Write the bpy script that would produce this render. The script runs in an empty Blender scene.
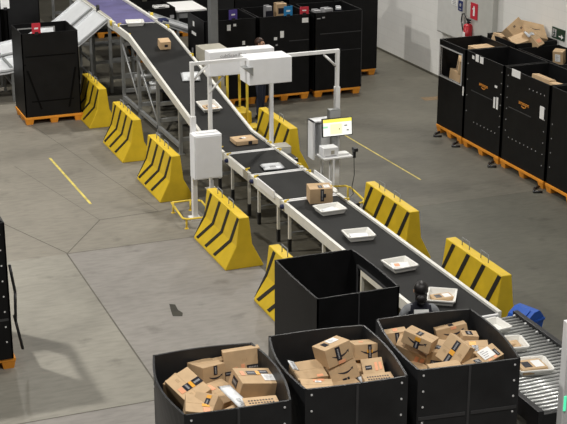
import bpy, bmesh, math, random
from mathutils import Vector, Matrix, Euler
random.seed(7)
PI = math.pi
COL = bpy.context.scene.collection
V = Vector

# ------------------------------------------------------------------ materials
def mat(name, col, rough=.6, metal=0.0, var=.08, scale=6.0, bump=0.0, emit=0.0, spec=.4, alpha=1.0):
    m = bpy.data.materials.new(name); m.use_nodes = True
    nt = m.node_tree; b = nt.nodes['Principled BSDF']
    tc = nt.nodes.new('ShaderNodeTexCoord'); nz = nt.nodes.new('ShaderNodeTexNoise')
    nz.inputs['Scale'].default_value = scale; nz.inputs['Detail'].default_value = 5
    nt.links.new(tc.outputs['Object'], nz.inputs['Vector'])
    rp = nt.nodes.new('ShaderNodeValToRGB')
    rp.color_ramp.elements[0].position = .3; rp.color_ramp.elements[1].position = .72
    rp.color_ramp.elements[0].color = tuple(c*(1-var) for c in col)+(1,)
    rp.color_ramp.elements[1].color = tuple(min(1, c*(1+var)) for c in col)+(1,)
    nt.links.new(nz.outputs['Fac'], rp.inputs['Fac'])
    nt.links.new(rp.outputs['Color'], b.inputs['Base Color'])
    b.inputs['Roughness'].default_value = rough; b.inputs['Metallic'].default_value = metal
    b.inputs['Specular IOR Level'].default_value = spec
    if bump:
        bp = nt.nodes.new('ShaderNodeBump'); bp.inputs['Strength'].default_value = bump; bp.inputs['Distance'].default_value = .02
        nt.links.new(nz.outputs['Fac'], bp.inputs['Height']); nt.links.new(bp.outputs['Normal'], b.inputs['Normal'])
    if emit:
        nt.links.new(rp.outputs['Color'], b.inputs['Emission Color']); b.inputs['Emission Strength'].default_value = emit
    return m

def floor_mat(name, col, var):
    m = mat(name, col, .55, 0, var, .8, .0, spec=.35)
    nt = m.node_tree; b = nt.nodes['Principled BSDF']; rp = [n for n in nt.nodes if n.type == 'VALTORGB'][0]
    tc = [n for n in nt.nodes if n.type == 'TEX_COORD'][0]
    n2 = nt.nodes.new('ShaderNodeTexNoise'); n2.inputs['Scale'].default_value = 9; n2.inputs['Detail'].default_value = 8
    mp = nt.nodes.new('ShaderNodeMapping'); mp.inputs['Scale'].default_value = (.5, 1.6, 1)
    nt.links.new(tc.outputs['Object'], mp.inputs['Vector']); nt.links.new(mp.outputs['Vector'], n2.inputs['Vector'])
    r2 = nt.nodes.new('ShaderNodeValToRGB')
    r2.color_ramp.elements[0].position = .25; r2.color_ramp.elements[0].color = (.72, .72, .72, 1)
    r2.color_ramp.elements[1].position = .6; r2.color_ramp.elements[1].color = (1.04, 1.04, 1.04, 1)
    nt.links.new(n2.outputs['Fac'], r2.inputs['Fac'])
    mx = nt.nodes.new('ShaderNodeMixRGB'); mx.blend_type = 'MULTIPLY'; mx.inputs['Fac'].default_value = .7
    nt.links.new(rp.outputs['Color'], mx.inputs['Color1']); nt.links.new(r2.outputs['Color'], mx.inputs['Color2'])
    # worn dark smudges
    n3 = nt.nodes.new('ShaderNodeTexNoise'); n3.inputs['Scale'].default_value = 1.7; n3.inputs['Detail'].default_value = 6
    nt.links.new(tc.outputs['Object'], n3.inputs['Vector'])
    r3 = nt.nodes.new('ShaderNodeValToRGB')
    r3.color_ramp.elements[0].position = .62; r3.color_ramp.elements[0].color = (1, 1, 1, 1)
    r3.color_ramp.elements[1].position = .74; r3.color_ramp.elements[1].color = (.62, .61, .60, 1)
    nt.links.new(n3.outputs['Fac'], r3.inputs['Fac'])
    m2 = nt.nodes.new('ShaderNodeMixRGB'); m2.blend_type = 'MULTIPLY'; m2.inputs['Fac'].default_value = 1
    nt.links.new(mx.outputs['Color'], m2.inputs['Color1']); nt.links.new(r3.outputs['Color'], m2.inputs['Color2'])
    nt.links.new(m2.outputs['Color'], b.inputs['Base Color'])
    return m

def block_mat(name, col):
    m = mat(name, col, .6, 0, .03, 1.5)
    nt = m.node_tree; b = nt.nodes['Principled BSDF']; rp = [n for n in nt.nodes if n.type == 'VALTORGB'][0]
    tc = [n for n in nt.nodes if n.type == 'TEX_COORD'][0]
    mp = nt.nodes.new('ShaderNodeMapping'); mp.inputs['Rotation'].default_value = (0, PI/2, PI/2)
    sp = nt.nodes.new('ShaderNodeSeparateXYZ'); cb = nt.nodes.new('ShaderNodeCombineXYZ')
    nt.links.new(tc.outputs['Object'], sp.inputs[0]); nt.links.new(sp.outputs['Y'], cb.inputs['X']); nt.links.new(sp.outputs['Z'], cb.inputs['Y'])
    br = nt.nodes.new('ShaderNodeTexBrick'); br.inputs['Scale'].default_value = 1
    br.inputs['Brick Width'].default_value = .4; br.inputs['Row Height'].default_value = .2; br.inputs['Mortar Size'].default_value = .008
    br.inputs['Color1'].default_value = (1, 1, 1, 1); br.inputs['Color2'].default_value = (.97, .97, .97, 1); br.inputs['Mortar'].default_value = (.94, .94, .94, 1)
    nt.links.new(cb.outputs[0], br.inputs['Vector'])
    mx = nt.nodes.new('ShaderNodeMixRGB'); mx.blend_type = 'MULTIPLY'; mx.inputs['Fac'].default_value = 1
    nt.links.new(rp.outputs['Color'], mx.inputs['Color1']); nt.links.new(br.outputs['Color'], mx.inputs['Color2'])
    nt.links.new(mx.outputs['Color'], b.inputs['Base Color'])
    return m

M = {}
M['wall'] = block_mat('painted_block', (.76, .755, .73))
M['darkwall'] = mat('dark_cladding', (.03, .03, .032), .8)
M['panelgrey'] = mat('panel_light_grey', (.58, .58, .56), .5, 0, .04)
M['pilaster'] = mat('grey_paint', (.47, .47, .44), .6, 0, .05)
M['black'] = mat('black_plastic', (.006, .006, .0065), .5, 0, .25, 5, spec=.22)
M['strapblack'] = mat('deep_black_strap', (.002, .002, .002), .7, spec=.1)
M['black2'] = mat('black_fluted_plastic', (.020, .0205, .022), .45, 0, .25, 4, spec=.33)
M['seam'] = mat('grey_strip', (.05, .05, .052), .45, 0, .1)
M['hatchframe'] = mat('grey_plastic_frame', (.42, .42, .42), .45, 0, .08)
M['rivet'] = mat('white_rivet', (.75, .75, .75), .35)
M['orange'] = mat('orange_plastic', (.78, .30, .03), .5, 0, .15, 5)
M['orangeink'] = mat('orange_ink', (.75, .30, .05), .5)
M['yellow'] = mat('yellow_plastic', (.66, .455, .02), .5, 0, .1, 4, .12)
M['yellowpaint'] = mat('yellow_paint', (.75, .55, .06), .45, 0, .1)
M['floorline'] = mat('yellow_floor_paint', (.58, .48, .11), .6, 0, .3, 9)
M['stripe'] = mat('black_tape', (.015, .014, .012), .6)
M['white'] = mat('white_powdercoat', (.80, .80, .80), .4, 0, .03)
M['whitebox'] = mat('white_enclosure', (.80, .81, .83), .4, 0, .03)
M['rail'] = mat('white_rail', (.70, .69, .64), .42, .0, .06, 8)
M['belt'] = mat('black_belt', (.0115, .0115, .0112), .7, 0, .2, 3, spec=.25)
M['purple'] = mat('purple_belt', (.115, .105, .225), .6, 0, .25, 3)
M['metal'] = mat('galvanised_steel', (.34, .35, .35), .4, .35, .15, 8)
M['steelgrey'] = mat('grey_steel', (.25, .26, .26), .45, .2, .12)
M['roller'] = mat('zinc_roller', (.62, .63, .62), .32, .55, .1, 9)
M['chute'] = mat('white_chute', (.70, .72, .74), .35, .05, .05)
M['chutegrey'] = mat('light_grey_chute', (.42, .43, .44), .4, .1, .08)
M['blackmetal'] = mat('black_metal', (.018, .018, .02), .4, .1, .15)
M['navyknob'] = mat('navy_bearing', (.015, .02, .07), .35)
M['card'] = mat('cardboard', (.53, .37, .215), .75, 0, .08, 9)
M['card2'] = mat('cardboard_light', (.58, .405, .235), .75, 0, .07, 9)
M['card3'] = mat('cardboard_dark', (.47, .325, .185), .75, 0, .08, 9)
M['ink'] = mat('dark_ink', (.025, .022, .03), .6)
M['tape'] = mat('dark_tape', (.02, .02, .028), .3)
M['tapeorange'] = mat('orange_tape', (.80, .38, .04), .4)
M['tapepink'] = mat('salmon_tape', (.78, .36, .20), .5)
M['paper'] = mat('white_paper', (.80, .80, .79), .6, 0, .02)
M['papergrey'] = mat('printed_grey', (.35, .35, .36), .6)
M['polybag'] = mat('white_polybag', (.70, .72, .74), .3, 0, .08, 14, .5)
M['tray'] = mat('white_plastic_tray', (.80, .79, .75), .4, 0, .03)
M['blue'] = mat('blue_plastic', (.012, .085, .42), .4, 0, .1)
M['beige'] = mat('beige_steel', (.40, .38, .32), .5, 0, .05)
M['column'] = mat('grey_column', (.15, .155, .155), .6, 0, .08)
M['red'] = mat('red_paint', (.36, .012, .02), .35)
M['redcard'] = mat('red_card', (.52, .03, .05), .5)
M['purplecard'] = mat('purple_card', (.09, .06, .30), .5)
M['bluecard'] = mat('blue_card', (.02, .20, .45), .5)
M['greensign'] = mat('green_sign', (.006, .035, .02), .5)
M['navysign'] = mat('navy_sign', (.02, .03, .12), .5)
M['skin'] = mat('skin', (.48, .28, .19), .5)
M['hair'] = mat('dark_hair', (.012, .010, .010), .45, 0, .4, 30)
M['hairbrown'] = mat('brown_hair', (.05, .025, .016), .5, 0, .4, 30)
M['navy'] = mat('navy_cloth', (.012, .013, .022), .85)
M['greycloth'] = mat('grey_cloth', (.24, .25, .265), .85)
M['denim'] = mat('dark_denim', (.02, .025, .045), .85)
M['screen'] = mat('lit_screen_white', (.85, .87, .82), .3, 0, .01, 2, 0, .75)
M['screenyellow'] = mat('lit_screen_yellow', (.9, .80, .12), .3, 0, .01, 2, 0, .7)
M['screenpale'] = mat('lit_screen_pale', (.92, .90, .50), .3, 0, .01, 2, 0, .75)
M['screengreen'] = mat('lit_screen_green', (.35, .75, .45), .3, 0, .01, 2, 0, .6)
M['greenlight'] = mat('green_indicator', (.1, .85, .45), .3, 0, .01, 2, 0, .8)
M['eye'] = mat('eye_dark', (.02, .015, .012), .3)
M['f_left'] = floor_mat('concrete_greenish', (.232, .220, .186), .10)
M['f_mid'] = floor_mat('concrete_violet_grey', (.222, .208, .190), .10)
M['f_back'] = floor_mat('concrete_warm', (.200, .184, .152), .12)
M['f_rback'] = floor_mat('concrete_right_warm', (.114, .107, .085), .16)
M['f_rfront'] = floor_mat('concrete_right_dark', (.092, .089, .071), .16)
M['orangepatch'] = mat('worn_orange_floor_paint', (.17, .115, .06), .7, 0, .3, 12)
M['f_shade_grime'] = floor_mat('concrete_shade_grime', (.095, .088, .068), .2)  # conveyor and chute shade, plus some dirt, put into a darker concrete colour
M['joint'] = mat('joint_filler', (.10, .092, .075), .8, 0, .2)
M['mark'] = mat('black_scuff', (.03, .028, .02), .8, 0, .3)

# ------------------------------------------------------------------ mesh helpers
class MB:
    def __init__(s): s.bm = bmesh.new()
    def _add(s, verts, faces, mi=0, smooth=False):
        vs = [s.bm.verts.new(v) for v in verts]
        for f in faces:
            try:
                fc = s.bm.faces.new([vs[i] for i in f]); fc.material_index = mi; fc.smooth = smooth
            except ValueError: pass
        return s
    def box(s, c, d, rot=(0, 0, 0), mi=0, bevel=0):
        R = Euler(rot).to_matrix(); c = V(c); h = V(d)/2
        vs = [c + R @ V((x*h.x, y*h.y, z*h.z)) for x in (-1, 1) for y in (-1, 1) for z in (-1, 1)]
        if not bevel:
            return s._add(vs, [(0, 1, 3, 2), (4, 6, 7, 5), (0, 4, 5, 1), (2, 3, 7, 6), (0, 2, 6, 4), (1, 5, 7, 3)], mi)
        t = bmesh.new(); tv = [t.verts.new(v) for v in vs]
        for f in [(0, 1, 3, 2), (4, 6, 7, 5), (0, 4, 5, 1), (2, 3, 7, 6), (0, 2, 6, 4), (1, 5, 7, 3)]: t.faces.new([tv[i] for i in f])
        bmesh.ops.bevel(t, geom=t.edges[:], offset=bevel, segments=2, affect='EDGES', profile=.6)
        t.verts.ensure_lookup_table()
        for i, v in enumerate(t.verts): v.index = i
        s._add([v.co.copy() for v in t.verts], [[v.index for v in f.verts] for f in t.faces], mi); t.free(); return s
    def bx(s, x0, x1, y0, y1, z0, z1, mi=0, bevel=0):
        return s.box(((x0+x1)/2, (y0+y1)/2, (z0+z1)/2), (x1-x0, y1-y0, z1-z0), mi=mi, bevel=bevel)
    def tube(s, p0, p1, r, seg=10, mi=0, r1=None, caps=True):
        p0, p1 = V(p0), V(p1); d = (p1-p0); 
        if d.length < 1e-6: return s
        d.normalize(); r1 = r if r1 is None else r1
        a = d.orthogonal().normalized(); b = d.cross(a)
        vs = []
        for p, rr in ((p0, r), (p1, r1)):
            for i in range(seg):
                t = 2*PI*i/seg; vs.append(p + a*math.cos(t)*rr + b*math.sin(t)*rr)
        fs = [(i, (i+1) % seg, seg+(i+1) % seg, seg+i) for i in range(seg)]
        s._add(vs, fs, mi, True)
        if caps: s._add(vs, [tuple(range(seg))[::-1], tuple(range(seg, 2*seg))], mi)
        return s
    def path(s, pts, r, seg=8, mi=0):
        for a, b in zip(pts[:-1], pts[1:]): s.tube(a, b, r, seg, mi)
        for p in pts[1:-1]: s.ball(p, r, mi=mi, n=6)
        return s
    def ball(s, c, r, sc=(1, 1, 1), mi=0, n=10):
        c = V(c); vs = []; fs = []
        for i in range(n+1):
            th = PI*i/n
            for j in range(2*n):
                ph = PI*j/n
                vs.append(c+V((r*sc[0]*math.sin(th)*math.cos(ph), r*sc[1]*math.sin(th)*math.sin(ph), r*sc[2]*math.cos(th))))
        for i in range(n):
            for j in range(2*n):
                fs.append((i*2*n+j, (i+1)*2*n+j, (i+1)*2*n+(j+1) % (2*n), i*2*n+(j+1) % (2*n)))
        return s._add(vs, fs, mi, True)
    def prism(s, poly, f0, f1, mi=0):
        """poly: list of 3D points at one end; extruded by vector."""
        n = len(poly); a = [V(p)+V(f0) for p in poly]; b = [V(p)+V(f1) for p in poly]
        return s._add(a+b, [tuple(range(n))[::-1], tuple(range(n, 2*n))]+[(i, (i+1) % n, n+(i+1) % n, n+i) for i in range(n)], mi)
    def poly(s, pts, mi=0): return s._add([V(p) for p in pts], [tuple(range(len(pts)))], mi)
    def build(s, name, mats, parent=None, loc=None, rot=None):
        bmesh.ops.remove_doubles(s.bm, verts=s.bm.verts, dist=1e-5)
        bmesh.ops.recalc_face_normals(s.bm, faces=s.bm.faces)
        me = bpy.data.meshes.new(name); s.bm.to_mesh(me); s.bm.free()
        for m in (mats if isinstance(mats, (list, tuple)) else [mats]): me.materials.append(M[m])
        o = bpy.data.objects.new(name, me); COL.objects.link(o)
        if parent: o.parent = parent
        if loc: o.location = loc
        if rot: o.rotation_euler = rot
        return o

def tag(o, label, cat, group=None, kind=None):
    o['label'] = label; o['category'] = cat
    if group: o['group'] = group
    if kind: o['kind'] = kind
    return o
def thing(name, label, cat, loc=(0, 0, 0), rot=(0, 0, 0), group=None):
    o = bpy.data.objects.new(name, None); o.empty_display_size = .1; COL.objects.link(o)
    o.location = loc; o.rotation_euler = rot
    return tag(o, label, cat, group)
def struct(o): o['kind'] = 'structure'; return o
def text(body, size, name, m, parent, loc, rot, depth=.002, sx=1):
    cu = bpy.data.curves.new(name, 'FONT'); cu.body = body; cu.size = size; cu.extrude = depth
    cu.align_x = 'CENTER'; cu.align_y = 'CENTER'
    t = bpy.data.objects.new('tmp', cu); COL.objects.link(t)
    dg = bpy.context.evaluated_depsgraph_get(); me = bpy.data.meshes.new_from_object(t.evaluated_get(dg))
    bpy.data.objects.remove(t); bpy.data.curves.remove(cu)
    me.name = name; me.materials.clear(); me.materials.append(M[m])
    o = bpy.data.objects.new(name, me); COL.objects.link(o); o.parent = parent; o.location = loc; o.rotation_euler = rot; o.scale = (sx, 1, 1)
    return o

# ------------------------------------------------------------------ the setting
f = MB()
def slab(x0, x1, y0, y1, mi): f.poly([(x0, y0, 0), (x1, y0, 0), (x1, y1, 0), (x0, y1, 0)], mi)
slab(-8, 4.15, 2, 14.23, 1); slab(-8, 4.15, 14.23, 19.33, 0); slab(4.15, 7.6, 2, 19.33, 1)
slab(-8, 7.6, 19.33, 42, 2); slab(7.6, 16, 2, 19.33, 4); slab(7.6, 16, 19.33, 42, 3)
f.poly([(6.62, 12.2, .001), (8.7, 12.2, .001), (8.75, 19, .001), (8.85, 23.8, .001), (8.5, 36, .001), (5.0, 36, .001), (5.3, 28.2, .001), (6.7, 27.6, .001), (6.6, 22, .001), (6.68, 17, .001)], 5)  # floor below the conveyors and chutes, their shade painted in along with dirt
f.build('floor', ['f_left', 'f_mid', 'f_back', 'f_rback', 'f_rfront', 'f_shade_grime'])
struct(bpy.data.objects['floor'])
j = MB()
def strip(p, q, w, z=.0015, mi=0):
    p, q = V((*p, z)), V((*q, z)); d = (q-p).normalized(); n = V((-d.y, d.x, 0))*w/2
    j.poly([p+n, q+n, q-n, p-n], mi)
strip((4.16, 19.35), (4.14, 8), .022); strip((4.17, 19.33), (7.2, 19.33), .018); strip((9.3, 19.33), (14.5, 19.33), .014)
strip((4.17, 19.35), (3.49, 21.12), .018); strip((4.17, 19.35), (5.0, 20.63), .018); strip((3.49, 21.12), (1.5, 21.9), .014)
strip((5.0, 20.63), (6.2, 20.7), .02); strip((1, 14.23), (4.14, 14.23), .02); strip((6.0, 20.7), (5.1, 27), .010); strip((5, 20.63), (4.3, 24), .008)
struct(j.build('trim_1', 'joint'))
w = MB(); w.bx(14.5, 14.7, 2, 42, 0, 8); struct(w.build('wall_right', 'wall'))
w = MB(); w.bx(14.485, 14.5, 2, 42, 0, .05); struct(w.build('baseboard_right', 'f_rback'))
w = MB(); w.bx(-8, 14.7, 40, 40.2, 0, 8); struct(w.build('wall_back', 'darkwall'))
w = MB(); w.bx(14.38, 14.5, 24.65, 25.75, 0, 8); struct(w.build('trim_2', 'pilaster'))
w = MB(); w.bx(8.75, 8.905, 26.02, 26.22, 0, 8, bevel=.01)
tag(w.build('column', 'column'), 'grey square column standing behind the beige cabinet', 'column')

def floor_line(p, q, w_, label, m='floorline'):
    global j
    j = MB(); strip(p, q, w_, .002); return tag(j.build('floor_line', m), label, 'floor marking', 'yellow floor lines')
floor_line((5.0, 24.27), (5.06, 21.45), .042, 'yellow painted floor line on the open floor left of the barriers')
floor_line((10.63, 24.1), (10.74, 20.6), .03, 'yellow painted floor line right of the monitor stand')
floor_line((13.3, 25.55), (13.75, 25.5), .28, 'short faded orange floor patch by the far end of the wall row', 'orangepatch')
j = MB(); j.poly([(5.02, 16.93, .002), (5.09, 16.88, .002), (5.07, 16.69, .002), (5.10, 16.57, .002), (5.06, 16.46, .002), (4.94, 16.51, .002), (4.97, 16.69, .002)])
tag(j.build('floor_scuff', 'mark'), 'small black scuff on the concrete in front of the barriers', 'stain')

# ------------------------------------------------------------------ pallets and containers
def pallet(label, x0, x1, y0, y1, h=.15, group='orange pallets', rz=0):
    t = thing('pallet', label, 'pallet', ((x0+x1)/2, (y0+y1)/2, 0), (0, 0, rz), group=group)
    lx, ly = (x1-x0)/2, (y1-y0)/2
    d = MB(); d.bx(-lx, lx, -ly, ly, h-.05, h, bevel=.008); d.build('deck', 'orange', t)
    for ix in (-1, 0, 1):
        for iy in (-1, 0, 1):
            b = MB(); cx, cy = ix*(lx-.09), iy*(ly-.09)
            top = [(cx-.085, cy-.085, h-.05), (cx+.085, cy-.085, h-.05), (cx+.085, cy+.085, h-.05), (cx-.085, cy+.085, h-.05)]
            bot = [(cx+(p[0]-cx)*.75, cy+(p[1]-cy)*.75, 0) for p in top]
            b._add(bot+top, [(0, 1, 2, 3), (4, 7, 6, 5), (0, 4, 5, 1), (1, 5, 6, 2), (2, 6, 7, 3), (3, 7, 4, 0)]); b.build('foot', 'orange', t)
    return t

def panel(side, lx, ly, z0, z1, bulge, win=None, t=.022):
    """one wall of a container: side 'front' -y, 'back' +y, 'left' -x, 'right' +x; local coords, bulging outward at the rim"""
    L = lx if side in ('front', 'back') else ly
    us = [-L+2*L*i/10 for i in range(11)]; zs = [z0+(z1-z0)*i/6 for i in range(7)]
    if win:
        us = sorted(set([u for u in us if min(abs(u-win[0]), abs(u-win[1])) > .04]+[win[0], win[1]]))
        zs = sorted(set([z for z in zs if min(abs(z-win[2]), abs(z-win[3])) > .04]+[win[2], win[3]]))
    def pt(u, z):
        o = bulge*math.cos(PI/2*u/L)*((z-z0)/(z1-z0))**2
        if side == 'front': return V((u, -ly-o, z))
        if side == 'back': return V((u, ly+o, z))
        if side == 'left': return V((-lx-o, u, z))
        return V((lx+o, u, z))
    b = MB(); g = [[b.bm.verts.new(pt(u, z)) for z in zs] for u in us]
    for i in range(len(us)-1):
        for k in range(len(zs)-1):
            um, zm = (us[i]+us[i+1])/2, (zs[k]+zs[k+1])/2
            if win and win[0] < um < win[1] and win[2] < zm < win[3]: continue
            b.bm.faces.new([g[i][k], g[i+1][k], g[i+1][k+1], g[i][k+1]])
    n = {'front': V((0, 1, 0)), 'back': V((0, -1, 0)), 'left': V((1, 0, 0)), 'right': V((-1, 0, 0))}[side]
    fs = b.bm.faces[:]
    r = bmesh.ops.extrude_face_region(b.bm, geom=fs)
    nv = [e for e in r['geom'] if isinstance(e, bmesh.types.BMVert)]
    bmesh.ops.translate(b.bm, verts=nv, vec=n*t)
    return b, pt

def face_rect(side, lx, ly, u0, u1, z0, z1, off=.004):
    if side == 'front': return [(u0, -ly-off, z0), (u1, -ly-off, z0), (u1, -ly-off, z1), (u0, -ly-off, z1)]
    if side == 'left': return [(-lx-off, u1, z0), (-lx-off, u0, z0), (-lx-off, u0, z1), (-lx-off, u1, z1)]
    if side == 'right': return [(lx+off, u0, z0), (lx+off, u1, z0), (lx+off, u1, z1), (lx+off, u0, z1)]
    return [(u1, ly+off, z0), (u0, ly+off, z0), (u0, ly+off, z1), (u1, ly+off, z1)]
OUT = {'front': V((0, -1, 0)), 'back': V((0, 1, 0)), 'left': V((-1, 0, 0)), 'right': V((1, 0, 0))}

def container(label, x0, x1, y0, y1, z0=.15, z1=1.82, bulge=(0, 0, 0, 0), wins=None, rivets=(), strips=(), stickers=(), lettering=(), straps=(), rz=0, group='black folding containers', m='black', frame_m='hatchframe', cat='container', name='folding_container'):
    wins = wins or {}
    cx, cy = (x0+x1)/2, (y0+y1)/2; lx, ly = (x1-x0)/2, (y1-y0)/2
    t = thing(name, label, cat, (cx, cy, z0), (0, 0, rz), group=group)
    H = z1-z0; pts = {}
    for side, bl in zip(('front', 'back', 'left', 'right'), bulge):
        wn = wins.get(side)
        if wn: wn = (wn[0], wn[1], wn[2]-z0, wn[3]-z0)
        b, pts[side] = panel(side, lx, ly, 0, H, bl, wn)
        nm = {'front': 'front_panel', 'back': 'back_panel', 'left': 'side_panel', 'right': 'side_panel'}[side]
        o = b.build(nm, m, t)
        if wn:
            fr = MB(); u0, u1, a, c_ = wn
            for q in ((u0-.022, u1+.022, c_, c_+.022), (u0-.022, u1+.022, a-.022, a), (u0-.022, u0, a, c_), (u1, u1+.022, a, c_)):
                p = face_rect(side, lx, ly, *q, .012); fr.prism(p, (0, 0, 0), -OUT[side]*.045)
            h_ = fr.build('hatch_frame', frame_m, o)
    b = MB(); b.bx(-lx+.02, lx-.02, -ly+.02, ly-.02, 0, .02); b.build('base_panel', m, t)
    for side, u, z in rivets:
        p = pts[side](u, z-z0); b = MB(); d = OUT[side]
        b.tube((0, 0, 0), d*.008, .011, 8); b.build('rivet', 'papergrey' if group == 'containers in the row by the white wall' else 'rivet', t, loc=p-d*.003)
    for side, u0, u1, a, c_, mm in strips:
        b = MB(); n = 8
        vert = abs(c_-a) > abs(u1-u0); d = OUT[side]
        for i in range(n):
            if vert:
                za, zb = a+(c_-a)*i/n-z0, a+(c_-a)*(i+1)/n-z0; q = [pts[side](u0, za), pts[side](u1, za), pts[side](u1, zb), pts[side](u0, zb)]
            else:
                ua, ub = u0+(u1-u0)*i/n, u0+(u1-u0)*(i+1)/n; q = [pts[side](ua, a-z0), pts[side](ub, a-z0), pts[side](ub, c_-z0), pts[side](ua, c_-z0)]
            b.prism([p-d*.002 for p in q], (0, 0, 0), d*.007)
        b.build('reinforcing_strip', mm, t)
    for side, u0, u1, a, c_, mm in stickers:
        b = MB(); p = face_rect(side, lx, ly, u0, u1, a-z0, c_-z0, .0)
        mid = pts[side]((u0+u1)/2, (a+c_)/2-z0); off = (mid-V(p[0])).dot(OUT[side])
        b.prism([V(q)+OUT[side]*(off-.001) for q in p], (0, 0, 0), OUT[side]*.006); b.build('sticker', mm, t)
    for side, txt, u, z, sz in lettering:
        p = pts[side](u, z-z0)+OUT[side]*.006
        rz = {'front': 0, 'left': -PI/2, 'right': PI/2, 'back': PI}[side]
        text(txt, sz, 'lettering', 'orangeink', t, p, (PI/2, 0, rz), .002, 1.1)
        b = MB(); diru = V((1, 0, 0)) if side == 'front' else V((0, -1, 0)); n = 10; w_ = sz*1.5
        top, bot = [], []
        for i in range(n+1):
            s = -1+2*i/n; up = p+diru*s*w_*.5+V((0, 0, -.62*sz+.16*sz*s*s)); th = .07*sz*(1-s*s)+.01
            top.append(up); bot.append(up-V((0, 0, th)))
        for i in range(n): b.prism([bot[i], bot[i+1], top[i+1], top[i]], (0, 0, 0), OUT[side]*.004)
        e = p+diru*w_*.52+V((0, 0, -.42*sz)); b.prism([e+V((0, 0, .10*sz)), e-diru*.24*sz+V((0, 0, .06*sz)), e-V((0, 0, .16*sz))], (0, 0, 0), OUT[side]*.004)
        b.build('smile_mark', 'orangeink', t)
    for pts_ in straps:
        b = MB(); b.path([V(p)-V((cx, cy, z0)) for p in pts_], .018, 6); b.build('strap', 'blackmetal', t)
    return t

# -- nearest row of three, full of cartons
def near_rivets(lx, ly, z1, extra=()):
    r = []
    for k in range(7):
        z = z1-.06-.17*k
        r += [('front', -lx+.06, z), ('front', lx-.06, z)]
    r += [('back', -lx+.05, z1-.06), ('back', lx-.05, z1-.06)]
    return r
Z1 = 1.65
nb = 'cartons containers in the front row'
hinge = lambda lx: [('front', -.012, .012, .2, Z1-.01, 'seam'), ('front', -lx+.02, -.03, 1.11, 1.145, 'seam'), ('front', .03, lx-.02, 1.11, 1.145, 'seam')]
pallet('orange pallet under the front left container of cartons', 3.36, 4.32, 10.7, 11.98, rz=-.077)
def inner(lx, ly): return [('back', -lx+.05, 1.59), ('back', lx-.05, 1.59)]
container('black open container in the front row, leftmost, heaped with cartons and a white envelope', 3.333, 4.345, 10.673, 12.0, z1=Z1, rz=-.077, bulge=(.01, .045, .10, .09), rivets=near_rivets(.5, .655, Z1)+[('left', .58, 1.35)], strips=hinge(.5)+[('back', -.012, .012, .3, Z1-.005, 'seam')], group=nb, m='black2')
pallet('orange pallet under the front middle container of cartons', 4.57, 5.545, 10.76, 11.97, rz=-.091)
container('black open container in the front row, middle one, holding stacked smile cartons', 4.545, 5.572, 10.736, 11.995, z1=Z1, rz=-.091, bulge=(.015, .03, .08, .05), rivets=near_rivets(.51, .64, Z1), strips=hinge(.51), group=nb, m='black2')
pallet('orange pallet under the front right container of cartons', 5.75, 6.765, 10.73, 11.94, rz=-.115)
container('black open container in the front row, rightmost, beside the roller conveyor', 5.725, 6.79, 10.70, 11.97, z1=Z1, rz=-.115, bulge=(.01, .03, .05, .06), rivets=near_rivets(.535, .65, Z1), strips=hinge(.535), group=nb, m='black2')
# -- empty container behind
pallet('orange pallet under the empty container with the side hatch', 5.45, 6.41, 12.76, 13.98)
container('empty black container with an open side hatch beside the belt conveyor', 5.435, 6.425, 12.74, 14.0, z1=Z1, bulge=(0, .01, .01, .02), wins={'right': (-.53, .42, .62, 1.5)}, strips=[('front', .0, .012, .2, Z1-.005, 'seam'), ('back', -.3, -.285, .3, Z1-.01, 'seam')], group='empty hatch containers', m='black', frame_m='seam')
# -- container cut by the left edge
pallet('orange pallet at the left edge of the photo', 1.6, 2.67, 15.69, 17.0)
container('black riveted container cut off by the left edge of the photo', 1.58, 2.64, 15.67, 17.02, z1=1.92, wins={'right': (-.33, .36, .8, 1.74)}, rivets=[('front', .46, 1.78-.2*k) for k in range(8)]+[('right', -.6, 1.8-.22*k) for k in range(7)], strips=[('front', -.5, .5, .66, .69, 'seam')], straps=[[(2.68, 15.75, 1.35), (2.72, 15.72, 1.0), (2.70, 15.70, .62)], [(2.69, 15.72, .7), (2.76, 15.68, .25)]], group='riveted containers')
# -- container beside chutes
pallet('orange pallet in front of the white chutes', 5.04, 6.21, 26.6, 27.6)
container('black container with a red card clipped on its rim, in front of the white chutes', 5.06, 6.18, 26.62, 27.62, z1=1.83, wins={'back': (-.42, .3, 1.3, 1.72)}, strips=[('front', -.5, .5, 1.36, 1.385, 'strapblack'), ('front', -.42, .42, .45, .475, 'strapblack'), ('front', -.555, -.5, 1.2, 1.225, 'strapblack')], group='containers near the chutes')
rc_ = [o for o in bpy.data.objects if o.get('label', '').startswith('black container with a red')][0]
for q in ((-.5, -.46, -.22, -.26), (.5, .46, .3, .34)):
    b = MB(); b.prism([(q[0], 0, 1.2), (q[1], 0, 1.2), (q[2], 0, .4), (q[3], 0, .4)], (0, -.008, 0), (0, 0, 0)); b.build('strap', 'strapblack', rc_, loc=(0, -.5, -.25))
def sign_card(label, m, c, w_, h_, yaw=0, tilt=0, mark=True):
    t = thing('sign_card', label, 'sign card', c, (tilt, 0, yaw), 'cards clipped to containers')
    b = MB(); b.bx(-w_/2, w_/2, -.006, .006, 0, h_); b.build('card', m, t)
    if mark:
        b = MB(); b.bx(-w_*.22, w_*.22, -.009, -.006, h_*.42, h_*.58); b.build('print', 'paper', t)
    b = MB(); b.bx(-w_*.2, w_*.2, -.02, .03, -.03, .03); b.build('clip', 'blackmetal', t)
    return t
sign_card('red card clipped to the rim of the container in front of the chutes', 'redcard', (5.36, 26.6, 1.83), .17, .2)

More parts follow.
